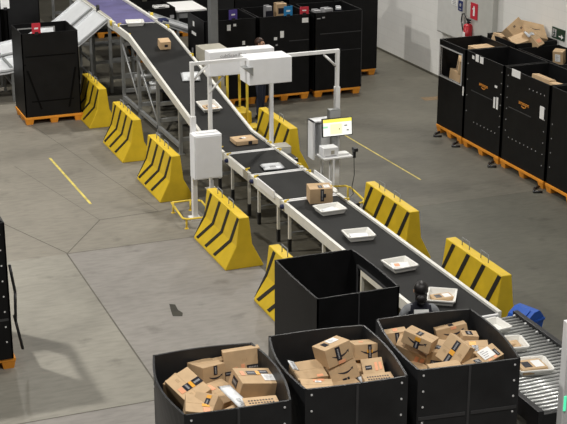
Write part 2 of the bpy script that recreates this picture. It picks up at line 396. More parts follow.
# -- back row of containers
bk = 'dark containers along the back'
def backbin(label, x0, x1, y0, y1, stickers=(), strips=(), z1=1.82, **k):
    pallet('orange pallet below ' + label.replace('black container', 'the container'), x0+.02, x1-.02, y0, y1-.02, group='orange pallets at the back')
    return container('tall ' + label, x0, x1, y0, y1, z1=z1, stickers=stickers, strips=strips, group=bk, **k)
backbin('black container behind the grey column', 8.77, 9.9, 26.5, 27.6, [('front', -.08, .0, 1.6, 1.72, 'paper'), ('front', .06, .12, 1.68, 1.73, 'paper'), ('front', .25, .31, 1.28, 1.36, 'paper'), ('front', .33, .38, 1.2, 1.25, 'paper'), ('front', .1, .15, 1.16, 1.2, 'papergrey'), ('left', .1, .2, 1.6, 1.7, 'paper'), ('left', 0, .28, 1.42, 1.48, 'paper'), ('left', .2, .3, 1.0, 1.12, 'papergrey')])
backbin('black container behind the white scanner box with a blue card', 9.95, 11.1, 26.5, 27.6, [('front', -.1, -.02, 1.36, 1.5, 'paper'), ('front', -.24, -.17, 1.32, 1.38, 'paper'), ('front', .39, .53, 1.64, 1.74, 'paper'), ('front', -.2, -.16, 1.2, 1.23, 'papergrey')], [('front', .1, .55, 1.27, 1.285, 'seam')])
backbin('black container with a pale curved strap, right of the blue card', 11.2, 12.3, 26.5, 27.6, [('front', -.5, -.42, 1.69, 1.71, 'papergrey'), ('front', -.38, -.32, 1.7, 1.73, 'papergrey')], [('front', -.42, .52, 1.36, 1.375, 'seam'), ('front', -.3, .52, .98, .99, 'seam'), ('front', .53, .545, .2, 1.8, 'seam')])
backbin('black container at the right end of the second back row', 12.35, 13.32, 27.9, 29.0)
backbin('black container in the second back row behind the curved strap', 11.2, 12.3, 28.0, 29.1, z1=2.0)
backbin('black container in the second back row behind the blue card', 9.95, 11.1, 28.0, 29.1, z1=2.0)
backbin('black container in the second back row behind the grey column', 10.2, 11.1, 29.5, 30.4, [('front', -.3, -.1, 1.4, 1.5, 'papergrey')], z1=1.9)
backbin('black container far back beside the purple belt', 8.62, 9.55, 31.0, 32.0, [('front', .33, .43, 1.0, 1.08, 'papergrey'), ('front', .33, .43, .86, .95, 'papergrey')], z1=1.25)
backbin('black container far back at the left behind the chutes', 5.7, 6.45, 31.5, 32.6)
backbin('black container in the far top left corner', 4.3, 5.6, 31.7, 32.8, [('front', .3, .42, .9, 1.0, 'papergrey')])
backbin('black container far behind the purple belt, left of the worktable', 8.4, 9.6, 34.0, 35.2, z1=2.0)
backbin('black container far behind the worktable', 9.9, 11.2, 33.4, 34.6, z1=2.2)
backbin('black container farthest back at top centre', 11.3, 12.6, 30.6, 31.8, z1=2.2)
backbin('black container farthest back near the white wall', 12.7, 13.9, 30.6, 31.8, z1=2.2)
sign_card('purple card clipped to the container behind the grey column', 'purplecard', (9.38, 26.47, 1.83), .19, .2, .15)
sign_card('blue card clipped above the container behind the scanner box', 'bluecard', (10.59, 26.47, 1.82), .19, .2, 0)
sign_card('small dark red card on the back container beside the blue one', 'redcard', (10.95, 26.47, 1.83), .19, .15, -.1)
sign_card('white and purple card hanging in the top left corner', 'paper', (5.66, 31.45, 1.42), .2, .2, 0)
def small_parcel(label, c, d, m='card', rz=0, group='parcels in the back containers'):
    t = thing('parcel', label, 'parcel', c, (0, 0, rz), group)
    b = MB(); b.box((0, 0, d[2]/2), d, bevel=.008); b.build('body', m, t)
    b = MB(); b.bx(-d[0]/2-.002, d[0]/2+.002, -.03, .03, d[2], d[2]+.003); b.bx(-.08, .08, -d[1]/2-.003, -d[1]/2, d[2]*.3, d[2]*.7); b.build('tape', 'tape', t)
    return t
small_parcel('tan parcel sticking up in the back container above the blue card', (10.6, 26.95, 1.7), (.22, .2, .3), 'card3')
small_parcel('cream parcel beside the tan one above the blue card', (10.32, 26.95, 1.66), (.12, .2, .3), 'papergrey')
small_parcel('white parcel, leftmost of three in the back container right of the red card', (11.42, 26.95, 1.62), (.14, .2, .18), 'papergrey')
small_parcel('white parcel, middle of three in the back container right of the red card', (11.66, 26.95, 1.62), (.2, .2, .2), 'papergrey', .2)
small_parcel('white parcel, right end of three in the back container right of the red card', (11.98, 27.05, 1.65), (.1, .2, .16), 'polybag', -.3)
small_parcel('yellow topped white parcel far back beyond the purple belt', (9.23, 31.1, 1.255), (.36, .2, .05), 'paper')

# -- right row along the wall
rk = 'containers in the row by the white wall'
X0 = 12.44
def rrow(label, y0, y1, **k):
    pallet('orange pallet under the ' + label.split(',')[0].replace('black container', 'wall row container'), X0-.02, X0+.9, y0+.01, y1-.01, group='orange pallets by the wall')
    return container(label, X0, X0+.9, y0, y1, z1=1.83, group=rk, **k)
def rv(ly, z1=1.83):
    r = []
    for k in range(7): r += [('left', -ly+.06, z1-.1-.25*k), ('left', ly-.06, z1-.1-.25*k)]
    return r
L = (23.27-22.24)/2
rrow('black container with an open hatch, far end of the wall row', 22.24, 23.27, wins={'left': (22.37-22.755, 23.22-22.755, 1.14, 1.70)}, stickers=[('left', -.5, -.46, .95, 1.12, 'paper')])
rrow('black container with two white stickers, second of the wall row', 20.85, 22.2, stickers=[('left', .38, .46, 1.72, 1.78, 'paper'), ('left', .22, .33, 1.7, 1.83, 'paper'), ('left', .05, .17, 1.7, 1.82, 'paper'), ('left', -.44, -.38, 1.0, 1.2, 'paper'), ('left', -.54, -.48, 1.0, 1.22, 'paper'), ('left', -.48, -.4, 1.38, 1.42, 'paper')],
     lettering=[('left', 'amazon', .0, 1.32, .095)], rivets=[('left', .3-.13*k, .55) for k in range(7)]+[('left', .6, 1.6-.3*k) for k in range(4)]+[('left', -.62, 1.7-.2*k) for k in range(6)], strips=[('left', -.35, .45, 1.12, 1.135, 'seam')])
rrow('black container with one large white sticker, third of the wall row', 19.33, 20.8, stickers=[('left', .22, .5, 1.72, 1.85, 'paper'), ('left', -.6, -.47, 1.2, 1.42, 'paper')],
     lettering=[('left', 'amazon', .05, 1.32, .10)], rivets=[('left', .5-.13*k, .6) for k in range(8)]+[('left', .62, 1.7-.2*k) for k in range(6)]+[('left', -.1-.12*k, 1.62) for k in range(5)]+[('left', -.62, 1.4-.2*k) for k in range(6)], strips=[('left', -.2, .55, 1.14, 1.155, 'seam')], straps=[[(12.49, 20.6, .62), (12.48, 20.4, .42), (12.48, 20.1, .32), (12.48, 19.5, .34)], [(12.49, 19.62, 1.2), (12.47, 19.6, .8), (12.49, 19.62, .6)]])
rrow('black container at the right edge of the photo, fourth of the wall row', 17.8, 19.28, rivets=[('left', .65, 1.2-.25*k) for k in range(4)])
pallet('orange pallet under the container heaped with large cartons', 13.58, 14.42, 22.34, 23.36, group='orange pallets by the wall')
container('black container against the white wall heaped with large tan cartons', 13.55, 14.45, 22.32, 23.4, z1=1.83, group=rk)
pallet('orange pallet under the container below the exit sign', 13.58, 14.42, 20.82, 22.2, group='orange pallets by the wall')
container('black container against the white wall below the green exit sign', 13.55, 14.45, 20.8, 22.25, z1=1.76, group=rk, stickers=[('left', .55, .67, 1.6, 1.66, 'paper'), ('left', .2, .3, 1.3, 1.36, 'papergrey')])
for k, (y, lab) in enumerate(((23.0, 'near the far end of the wall row'), (22.26, 'below the gap beside the hatch container'), (20.9, 'below the gap beside the two sticker container'), (19.35, 'below the gap near the right photo edge'))):
    b = MB(); x = 12.30
    b.path([(x+.12, y+.1, .03), (x, y+.05, .02), (x-.1, y-.1, .02), (x+.03, y-.16, .02)], .022, 6)
    tag(b.build('strap_loop', 'blackmetal'), 'short black strap lying on the floor ' + lab, 'strap', 'loose straps on the floor')

# ------------------------------------------------------------------ cartons
def carton(label, loc, rot, size, m='card', tape=(), marks=(), paper=(), group='tan cartons', name='cardboard_box'):
    """marks: ('smile', face) or ('dots', face, u, v); tape: list of (face, u0, v0, u1, v1, material, lines); face uv in -1..1"""
    if group.startswith('cartons in the front'): size = tuple(v*1.07 for v in size)
    t = thing(name, label, 'box', loc, rot, group)
    l, w_, h = (s/2 for s in size)
    FR = {'top': (V((0, 0, h)), V((l, 0, 0)), V((0, w_, 0)), V((0, 0, 1))), 'front': (V((0, -w_, 0)), V((l, 0, 0)), V((0, 0, h)), V((0, -1, 0))),
          'left': (V((-l, 0, 0)), V((0, -w_, 0)), V((0, 0, h)), V((-1, 0, 0))), 'right': (V((l, 0, 0)), V((0, w_, 0)), V((0, 0, h)), V((1, 0, 0)))}
    def P(fc, u, v, o): c, a, b, n = FR[fc]; return c+a*u+b*v+n*o
    body = MB(); body.box((0, 0, 0), size, bevel=min(.006, min(size)*.1))
    # flap seam along the top
    body.prism([P('top', -1, -.012, -.001), P('top', 1, -.012, -.001), P('top', 1, .012, -.001), P('top', -1, .012, -.001)], (0, 0, 0), (0, 0, .0022), 2)
    for mk in marks:
        fc = mk[1]; c, a, b_, n = FR[fc]
        if mk[0] == 'smile':
            u0, v0, sc = (mk[2:] + (0, 0, 1))[:3] if len(mk) > 2 else (0, 0, 1)
            k = 10; al, bl = a.length, b_.length; wd = .52*al*sc
            def Q(s, dv): return c+a.normalized()*(s*wd+u0*al)+b_.normalized()*(v0*bl+dv)
            for i in range(k):
                s0, s1 = -1+2*i/k, -1+2*(i+1)/k
                f0, f1 = .30*wd*(s0*s0)-.2*wd, .30*wd*(s1*s1)-.2*wd; th = lambda s: .022*wd+.085*wd*(1-s*s)
                body.prism([Q(s0, f0-th(s0))+n*.0005, Q(s1, f1-th(s1))+n*.0005, Q(s1, f1+th(s1))+n*.0005, Q(s0, f0+th(s0))+n*.0005], (0, 0, 0), n*.0015, 1)
            for pp in ([Q(.78, .1*wd), Q(1.12, .26*wd), Q(1.04, -.12*wd), Q(.96, .08*wd)],): body.prism([p+n*.0005 for p in pp], (0, 0, 0), n*.0018, 1)
        elif mk[0] == 'dots':
            u, v = mk[2], mk[3]
            for i in range(3):
                q = [P(fc, u-.1+.1*i, v-.1, .0005), P(fc, u-.04+.1*i, v-.1, .0005), P(fc, u-.04+.1*i, v+.1, .0005), P(fc, u-.1+.1*i, v+.1, .0005)]
                body.prism(q, (0, 0, 0), n*.0012, 1 if group == 'large cartons by the white wall' else 2)
        elif mk[0] == 'rows':
            for r_ in range(2):
                for i in range(9):
                    u, v = -.75+.17*i, .25-.5*r_
                    body.prism([P(fc, u, v-.1, .0005), P(fc, u+.11, v-.1, .0005), P(fc, u+.11, v+.12, .0005), P(fc, u, v+.12, .0005)], (0, 0, 0), n*.0012, 1)
    body.build('carton_body', [m, 'ink', 'card3'], t)
    if tape:
        mats = ['tape', 'tapeorange', 'tapepink', 'papergrey']
        for fc, u0, v0, u1, v1, mi, lines in tape:
            n = FR[fc][3]; tp = MB()
            tp.prism([P(fc, u0, v0, .001), P(fc, u1, v0, .001), P(fc, u1, v1, .001), P(fc, u0, v1, .001)], (0, 0, 0), n*.003, mi)
            if lines:
                horiz = abs(u1-u0)*FR[fc][1].length > abs(v1-v0)*FR[fc][2].length
                for i in range(7):
                    s0, s1 = .12+.11*i, .19+.11*i
                    if horiz: q = (u0+(u1-u0)*s0, v0+(v1-v0)*.35, u0+(u1-u0)*s1, v0+(v1-v0)*.65)
                    else: q = (u0+(u1-u0)*.35, v0+(v1-v0)*s0, u0+(u1-u0)*.65, v0+(v1-v0)*s1)
                    tp.prism([P(fc, q[0], q[1], .004), P(fc, q[2], q[1], .004), P(fc, q[2], q[3], .004), P(fc, q[0], q[3], .004)], (0, 0, 0), n*.001, 3)
            tp.build('tape', mats, t)
    for fc, u0, v0, u1, v1 in paper:
        b = MB(); n = FR[fc][3]
        b.prism([P(fc, u0, v0, .002), P(fc, u1, v0, .002), P(fc, u1, v1, .002), P(fc, u0, v1, .002)], (0, 0, 0), n*.003, 0)
        for i in range(4):
            va, vb = v0+(v1-v0)*(.15+.2*i), v0+(v1-v0)*(.22+.2*i)
            b.prism([P(fc, u0+(u1-u0)*.15, va, .005), P(fc, u0+(u1-u0)*(.5+.1*(i % 3)), va, .005), P(fc, u0+(u1-u0)*(.5+.1*(i % 3)), vb, .005), P(fc, u0+(u1-u0)*.15, vb, .005)], (0, 0, 0), n*.0008, 1)
        b.build('shipping_label', ['paper', 'papergrey'], t)
    return t

g1 = 'cartons in the front left container'
carton('upright tan carton with a band of dark tape, back right of the front left container', (4.255, 11.86, 1.48), (-.2, -.08, -.2), (.35, .12, .3), 'card', [('front', -1, -.5, -.55, -.25, 0, 1), ('front', .2, -.3, 1, .0, 0, 1), ('front', -.5, -.3, -.3, -.05, 2, 0), ('front', -.1, -.2, .1, .1, 2, 0)], [('dots', 'front', .1, .35)], group=g1)
carton('tan carton lying flat with a white shipping label, front of the upright carton', (4.238, 11.40, 1.482), (.154, .2, .06), (.43, .26, .165), 'card', [('top', -.5, .1, -.08, .55, 0, 1), ('top', -.08, .1, .1, .55, 1, 0), ('top', .1, .25, .5, .65, 0, 1), ('top', -.8, .0, -.62, .55, 2, 0), ('top', .72, -.1, .85, .5, 2, 0), ('left', -.5, -.4, .3, .6, 0, 1)], [], [('top', .12, -.65, .72, .15)], group=g1)
carton('tan carton with a smile arrow facing the camera, back left of the front left container', (3.875, 11.855, 1.45), (-.15, .07, .285), (.246, .26, .20), 'card3', [('front', -.05, .1, .28, .95, 0, 1), ('front', -.1, -1, .5, -.7, 2, 0)], [('smile', 'front', .1, -.1, 1.1), ('dots', 'top', -.3, .4)], group=g1)
carton('large light tan carton tilted to the left with dark tape across its face', (3.572, 11.47, 1.475), (.302, .264, -1.225), (.358, .256, .20), 'card2', [('top', -.12, .35, .32, 1, 0, 1), ('top', -.12, .1, .32, .35, 1, 0), ('top', -.12, -.4, .32, .1, 0, 1), ('top', -.1, -.8, .3, -.45, 2, 0)], [('dots', 'top', -.6, -.3), ('dots', 'top', .6, -.3)], group=g1)
carton('small tan carton leaning at the front of the front left container', (3.62, 11.10, 1.48), (.654, -.024, -.811), (.221, .211, .15), 'card', [('top', .05, -.5, .45, .55, 0, 1), ('top', .05, .55, .45, .85, 1, 0), ('top', -.3, -1, .2, -.75, 2, 0)], [('dots', 'top', -.5, 0)], group=g1)
carton('tan carton with printed lines on top at the front right corner', (4.12, 10.97, 1.44), (.04, .04, -.10), (.31, .18, .14), 'card2', [], [('rows', 'top')], group=g1)
carton('dark sided tan carton tucked behind the tilted one by the left panel', (3.55, 11.72, 1.38), (.15, .1, -.9), (.22, .2, .2), 'card3', [('top', -.2, -1, .3, .9, 0, 1), ('left', -.3, -1, .3, .7, 0, 1)], group=g1)
carton('small plain carton behind the smile carton, peeking out at the back', (4.04, 11.93, 1.44), (0, 0, .1), (.14, .08, .2), 'card', group=g1)
carton('plain tan carton at the bottom left under the tilted one', (3.53, 11.08, 1.45), (.1, .15, -.3), (.24, .28, .2), 'card', [('top', .3, -.9, .8, -.4, 2, 0), ('top', .2, -.3, .75, .0, 1, 0)], group=g1)
carton('plain tan carton at the front middle below the white envelope', (3.86, 10.94, 1.36), (.3, -.1, .3), (.3, .24, .18), 'card', [('top', -.7, -.5, -.2, 0, 2, 0)], [('rows', 'top')], group=g1)
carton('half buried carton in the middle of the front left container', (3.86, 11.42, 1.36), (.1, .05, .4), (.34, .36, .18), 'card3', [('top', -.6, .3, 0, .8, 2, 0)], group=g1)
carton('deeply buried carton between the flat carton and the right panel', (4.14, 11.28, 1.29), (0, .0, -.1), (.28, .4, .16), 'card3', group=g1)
def envelope(label, loc, rot, d, group):
    t = thing('envelope', label, 'envelope', loc, rot, group)
    b = MB(); n = 6; vs = []
    for sgn in (1, -1):
        for i in range(n+1):
            for k in range(n+1):
                u, v = -1+2*i/n, -1+2*k/n
                vs.append((u*d[0]/2, v*d[1]/2, sgn*d[2]/2*(1-u**4)*(1-v**4)))
    m_ = (n+1)**2; fs = []
    for i in range(n):
        for k in range(n):
            a = i*(n+1)+k; fs += [(a, a+1, a+n+2, a+n+1), (m_+a, m_+a+n+1, m_+a+n+2, m_+a+1)]
    b._add(vs, fs, 0, True); b.build('body', 'polybag', t)
    b = MB()
    for i in range(5): b.bx(-d[0]*.2, d[0]*.1, -d[1]*.4+.02*i, -d[1]*.4+.008+.02*i, d[2]/2+.001, d[2]/2+.002)
    b.build('print', 'papergrey', t)
    return t
envelope('white mailing envelope lying across the front left container', (3.91, 11.12, 1.535), (.243, .2, .343), (.16, .36, .025), 'white envelopes')

g2 = 'cartons in the front middle container'
carton('tan carton tilted on top of the smile carton, white slip on its top', (5.083, 11.50, 1.625), (-.19, -.17, .169), (.28, .235, .183), 'card', [('front', -.25, -.55, .12, .85, 0, 1), ('front', -.2, -.95, .35, -.65, 2, 0), ('top', -.6, -.3, -.25, .5, 0, 0)], [('smile', 'front', .05, -.05, 1.2)], [('top', -.1, -.1, .6, .75)], group=g2)
carton('tan carton with a large smile arrow supporting the tilted carton', (5.135, 11.44, 1.43), (-.36, -.16, .096), (.29, .19, .185), 'card', [('front', -.25, -.95, .05, -.6, 0, 0), ('front', .1, -.95, .25, -.6, 0, 0), ('top', -.2, -.6, .2, .5, 2, 0)], [('smile', 'front', .1, .05, 1.0)], group=g2)
carton('tan carton with a dark tape cross and down turned arrow at the back right corner', (5.53, 11.68, 1.5), (-.22, .035, -.12), (.287, .21, .15), 'card', [('front', -.1, -.9, .16, .9, 0, 1), ('front', -.16, -.15, .22, .25, 1, 0), ('top', -.5, -.2, -.2, .2, 2, 0)], [('smile', 'front', .05, .05, 1.25)], group=g2)
carton('plain tan carton with an open seam on the left of the front middle container', (4.80, 11.46, 1.41), (.2, .0, -.05), (.29, .27, .2), 'card3', [('top', .3, -.95, .7, -.7, 2, 0)], [('dots', 'top', -.3, -.2)], group=g2)
carton('tan carton with a torn white label, front left of the front middle container', (4.76, 11.14, 1.385), (.0, .05, -.27), (.29, .24, .2), 'card2', [('top', .1, .6, .5, .95, 2, 0), ('top', -.2, .5, .0, .85, 2, 0)], [], [('top', -.1, .35, .3, .6)], group=g2)
carton('small tan carton with salmon tape below the tape cross carton', (5.45, 11.34, 1.42), (.4, -.1, -.3), (.2, .2, .15), 'card', [('top', -.7, -.4, -.1, .1, 0, 1), ('top', .2, -.6, .45, .4, 2, 0), ('top', .6, -.5, .85, .4, 2, 0)], group=g2)
carton('low tan carton with printed side at the front right of the front middle container', (5.37, 11.04, 1.43), (.05, .0, -.15), (.28, .18, .14), 'card', [], [('rows', 'top')], group=g2)
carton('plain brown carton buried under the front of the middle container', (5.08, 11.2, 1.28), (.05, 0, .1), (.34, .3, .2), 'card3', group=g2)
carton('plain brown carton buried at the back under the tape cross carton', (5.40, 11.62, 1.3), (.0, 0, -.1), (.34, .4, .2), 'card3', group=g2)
envelope('white paper hooked over the left rim of the front middle container', (4.60, 11.35, 1.63), (.5, .5, .4), (.11, .13, .012), 'white envelopes')
envelope('crumpled white bag under the smile carton', (5.27, 11.12, 1.44), (.4, 0, .3), (.1, .16, .04), 'white envelopes')

g3 = 'cartons in the front right container'
carton('tan carton with one vertical dark tape at the back left of the front right container', (5.944, 11.84, 1.50), (-.15, -.12, -.28), (.215, .16, .14), 'card', [('front', -.12, -.5, .25, .95, 0, 1), ('front', -.15, -.95, .35, -.55, 2, 0), ('top', -.2, -.5, .2, .6, 2, 0)], group=g3)
carton('tan carton with smile arrow and orange patch, raised at the centre left', (6.05, 11.50, 1.597), (-.098, .226, -.896), (.296, .182, .128), 'card', [('front', -.12, -.95, .22, .25, 0, 1), ('front', -.14, .25, .24, .85, 1, 0), ('top', -.25, -.7, .1, .3, 0, 1)], [('smile', 'front', .0, .1, 1.2)], group=g3)
carton('long tan carton with salmon tape under the raised smile carton', (6.05, 11.62, 1.42), (.242, .355, -.599), (.37, .22, .14), 'card', [('front', .15, -.8, .35, .6, 2, 0), ('front', .45, -.8, .65, .6, 2, 0)], group=g3)
carton('wide tan carton with dark smile at the back of the front right container', (6.57, 11.78, 1.45), (-.22, -.2, -.25), (.31, .15, .19), 'card3', [('front', -.05, .7, .3, .98, 2, 0), ('top', -.1, -.6, .2, .6, 0, 0)], [('smile', 'front', .05, .35, 1.2)], group=g3)
carton('bright tan carton stood on edge with a diagonal dark and orange tape', (6.25, 11.117, 1.585), (1.043, .292, -1.178), (.255, .262, .12), 'card2', [('top', -.22, -.98, .2, -.25, 0, 1), ('top', -.22, -.25, .2, .1, 1, 0), ('top', -.22, .1, .2, .85, 0, 1)], [('dots', 'top', .6, .1), ('dots', 'top', -.6, -.3)], group=g3)
carton('tan carton with an orange tape patch behind the bright one', (6.58, 11.33, 1.43), (.199, -.05, -.4), (.29, .21, .15), 'card', [('top', -.25, .2, .2, .75, 1, 0), ('top', -.1, -.7, .3, .2, 0, 1)], group=g3)
carton('tan carton with a white shipping label facing up at the front right corner', (6.585, 11.03, 1.5), (.27, -.26, .13), (.22, .18, .136), 'card', [('top', .45, -.8, .75, .2, 0, 1), ('top', .1, -.95, .4, -.6, 2, 0), ('top', -.5, -.95, -.2, -.7, 2, 0)], [], [('top', -.75, -.55, .4, .85)], group=g3)
carton('small tan carton with crossed dark tape at the front middle', (6.36, 10.92, 1.47), (-.01, -.1, -.056), (.2, .2, .12), 'card', [('top', -.3, -.7, .3, -.2, 1, 0), ('top', .2, -.1, .8, .6, 0, 1), ('top', -.2, -1, .2, -.7, 0, 0)], group=g3)
carton('flat topped tan carton in the front left corner of the front right container', (6.04, 10.93, 1.50), (.0, -.05, -.15), (.3, .16, .12), 'card', group=g3)
carton('small tan carton with taped corner behind the orange patch carton', (6.66, 11.58, 1.45), (0, .1, -.3), (.16, .14, .16), 'card', [('top', -.5, -.6, .3, .6, 0, 1)], group=g3)
carton('brown carton with dark bands between smile carton and bright carton', (6.24, 11.47, 1.42), (.1, .1, -.5), (.2, .26, .18), 'card3', [('front', -.6, -.5, .6, 0, 0, 1), ('top', -.5, -.5, .5, 0, 0, 1)], group=g3)
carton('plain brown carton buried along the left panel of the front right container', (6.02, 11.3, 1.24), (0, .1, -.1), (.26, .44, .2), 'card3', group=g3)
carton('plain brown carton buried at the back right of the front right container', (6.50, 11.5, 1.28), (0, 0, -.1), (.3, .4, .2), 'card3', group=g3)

gw = 'large cartons by the white wall'
carton('large tan carton balanced diamond wise on the heap by the wall', (13.851, 22.84, 1.95), (.849, -.403, .405), (.41, .351, .2), 'card', [], [('dots', 'top', .3, -.1), ('dots', 'top', -.2, .5), ('dots', 'top', .35, -.6)], group=gw)
carton('widest tan carton at the right of the heap below the white wall', (14.17, 22.75, 1.90), (.45, .25, -.2), (.46, .46, .2), 'card3', [], [('smile', 'top', 0, .1, .8)], group=gw)
carton('long tan carton leaning in front of the wide one on the wall heap', (13.966, 22.40, 1.87), (.75, -.12, .484), (.2, .387, .16), 'card2', [('top', -.6, -.7, .6, -.3, 2, 0)], [('dots', 'top', 0, .5)], group=gw)
carton('tan carton at the lower left of the wall heap', (13.76, 22.55, 1.78), (.3, -.3, -.2), (.31, .32, .22), 'card', group=gw)
carton('small tan carton at the far left edge of the wall heap', (13.66, 23.1, 1.75), (.2, .2, .3), (.22, .25, .2), 'card', group=gw)
envelope('crumpled white bag on the heap of large cartons by the wall', (13.9, 22.42, 1.98), (.6, 0, .3), (.22, .16, .06), 'white envelopes')
carton('tan carton lying inside the open hatch container at its back', (13.12, 22.82, 1.62), (0, 0, .05), (.42, .36, .2), 'card2', group='cartons in the wall row')
carton('tan carton seen through the open hatch, upper one', (12.68, 22.68, 1.42), (.2, .1, -.4), (.26, .3, .26), 'card2', [('top', -.2, -1, .2, 1, 0, 1), ('left', -.2, -1, .2, .5, 0, 1)], group='cartons in the wall row')
carton('tan carton seen through the open hatch, lower one', (12.70, 22.84, 1.15), (0, .1, -.1), (.28, .5, .24), 'card', group='cartons in the wall row')
carton('long tan carton along the rim of the container with one large sticker', (12.74, 20.02, 1.715), (0, .1, 0), (.14, .55, .16), 'card', group='cartons in the wall row')
carton('tan carton near the right photo edge on the sticker container rim', (12.72, 19.55, 1.71), (0, .0, .2), (.14, .26, .16), 'card2', group='cartons in the wall row')
carton('tan carton with a white label under the exit sign', (14.15, 21.75, 1.66), (.2, 0, -.9), (.2, .16, .26), 'card', [], [], [('front', -.5, -.5, .5, .6), ('left', -.5, -.5, .5, .6)], group='cartons in the wall row')

# ------------------------------------------------------------------ barriers
def barrier(label, x, y0, y1, side):
    L_ = y1-y0; H = .785
    t = thing('safety_barrier', label, 'barrier', (x, (y0+y1)/2, 0), group='yellow striped safety barriers')
    prof = [(-.30, 0), (-.295, .03), (-.125, .36), (-.075, H), (.075, H), (.125, .36), (.295, .03), (.30, 0)]
    b = MB(); b.prism([(p[0], 0, p[1]) for p in prof], (0, -L_/2, 0), (0, L_/2, 0))
    bo = b.build('barrier_body', 'yellow', t)
    md = bo.modifiers.new('bevel', 'BEVEL'); md.width = .012; md.segments = 2; md.limit_method = 'ANGLE'
    for sg in (-1, 1):
        for k in range(4):
            yt = L_/2-(.16+.272*k)*L_
            sh = lambda z: (H-max(z, .36))*.5+max(0, .36-z)*.95
            b = MB(); segs = []
            for xa, z in ((.0765, .77), (.125, .36), (.285, .05)):
                yy = yt+sh(z); segs.append((sg*xa, yy, z))
            n = [V((sg, 0, .08)), V((sg, 0, .5))]
            for (p, q), nn in zip(zip(segs[:-1], segs[1:]), n):
                p, q = V(p), V(q)
                w_ = V((0, .045, 0))
                lim = lambda v: V((v.x, max(-L_/2+.004, min(L_/2-.004, v.y)), v.z))
                b.prism([lim(p+w_), lim(q+w_), lim(q-w_), lim(p-w_)], nn*.001, nn*.006)
            b.build('stripe', 'stripe', t)
    for k in (-.12, .22):
        b = MB(); yc = k*L_
        b.path([(0, yc-.1, H-.02), (0, yc-.1, H+.11), (0, yc+.1, H+.11), (0, yc+.1, H-.02)], .007, 6)
        b.build('lifting_loop', 'steelgrey', t)
    return t
barrier('yellow striped barrier beside the container with the red card, farthest on the left', 6.455, 25.9, 27.28, 1)
barrier('yellow striped barrier, second from the back on the left of the conveyor', 6.455, 23.47, 24.87, 1)
barrier('yellow striped barrier, middle one left of the conveyor, behind the yellow pipe guard', 6.44, 21.08, 22.47, 1)
barrier('yellow striped barrier in front of the left gantry post', 6.44, 17.8, 19.27, 1)
barrier('yellow striped barrier half hidden by the empty hatch container', 6.44, 15.15, 16.62, 1)
barrier('yellow striped barrier behind the white scanner gantry, right of the conveyor', 8.87, 21.9, 23.45, -1)
barrier('yellow striped barrier right of the conveyor, just in front of the monitor', 8.85, 17.13, 18.67, -1)
barrier('yellow striped barrier right of the conveyor, nearest the roller section', 8.83, 14.45, 15.98, -1)

# ------------------------------------------------------------------ conveyors
XL, XR = 7.33, 8.19
def rail_boxes(b, x, w_, pts, lo, hi):
    for (ya, za), (yb, zb) in zip(pts[:-1], pts[1:]):
        b.prism([(x-w_/2, ya, za-lo), (x+w_/2, ya, za-lo), (x+w_/2, ya, za+hi), (x-w_/2, ya, za+hi)], (0, 0, 0), (0, yb-ya, zb-za))
def conveyor(label, pts, legs, belt='belt', brackets=(), plates=(), knobs=(), rail_m='rail', endcap=True, name='belt_conveyor'):
    y0, z0 = pts[0]
    t = thing(name, label, 'conveyor', ((XL+XR)/2, y0, 0), group='belt conveyors')
    def add(mb, nm, m):
        o = mb.build(nm, m, t, loc=(-(XL+XR)/2, -y0, 0)); return o
    b = MB()
    for (ya, za), (yb, zb) in zip(pts[:-1], pts[1:]):
        b.prism([(XL, ya, za-.05), (XR, ya, za-.05), (XR, ya, za), (XL, ya, za)], (0, 0, 0), (0, yb-ya, zb-za))
    add(b, 'belt', belt)
    for x in (XL-.025, XR+.025):
        b = MB(); rail_boxes(b, x, .05, pts, .11, .035); add(b, 'side_rail', rail_m)
    if endcap:
        for (y, z), s in ((pts[0], 1), (pts[-1], -1)):
            b = MB(); b.bx(XL-.01, XR+.01, y-(.012 if s > 0 else .02), y+(.02 if s > 0 else .012), z-.06, z+.006); add(b, 'end_roller', 'white')
    for y, z in legs:
        for x in (XL-.02, XR+.02):
            lo = min(.2, z*.4)
            b = MB(); b.bx(x-.02, x+.02, y-.02, y+.02, lo, z-.08); lg = add(b, 'leg', 'rail')
            b = MB(); b.bx(x-.024, x+.024, y-.024, y+.024, 0, lo)
            o = b.build('foot', 'blackmetal', lg)
        b = MB(); b.bx(XL, XR, y-.02, y+.02, lo+.05, lo+.1); add(b, 'cross_bar', 'steelgrey')
    for x, y, z in brackets:
        b = MB(); s = 1 if x > 7.7 else -1
        b.box((x, y, z+.035), (.035, .03, .07), (0, 0, .2), bevel=.005); b.tube((x, y, z+.06), (x-s*.06, y, z+.07), .012, 6); add(b, 'sensor_bracket', 'yellowpaint')
    for x0, x1, ya, yb, z in plates:
        b = MB(); b.bx(x0, x1, ya, yb, z, z+.12, bevel=.004); add(b, 'guide_plate', 'white')
    for x, y, z in knobs:
        b = MB(); s = 1 if x > 7.7 else -1
        b.tube((x-s*.01, y, z), (x+s*.04, y, z), .038, 12); b.tube((x+s*.04, y, z), (x+s*.055, y, z), .024, 10); add(b, 'bearing', 'navyknob')
    return t
ZB = .70
conveyor('long flat black belt conveyor carrying trays toward the rollers', [(13.56, ZB), (18.47, ZB)], [(13.9, ZB), (15.6, ZB), (16.9, ZB), (18.2, ZB)], brackets=[(XR+.03, 18.1, ZB), (XL-.03, 18.35, ZB)], plates=[(XR+.055, XR+.075, 18.6, 18.9, ZB-.08)], knobs=[(XL-.05, 18.5-.12, ZB-.04)])
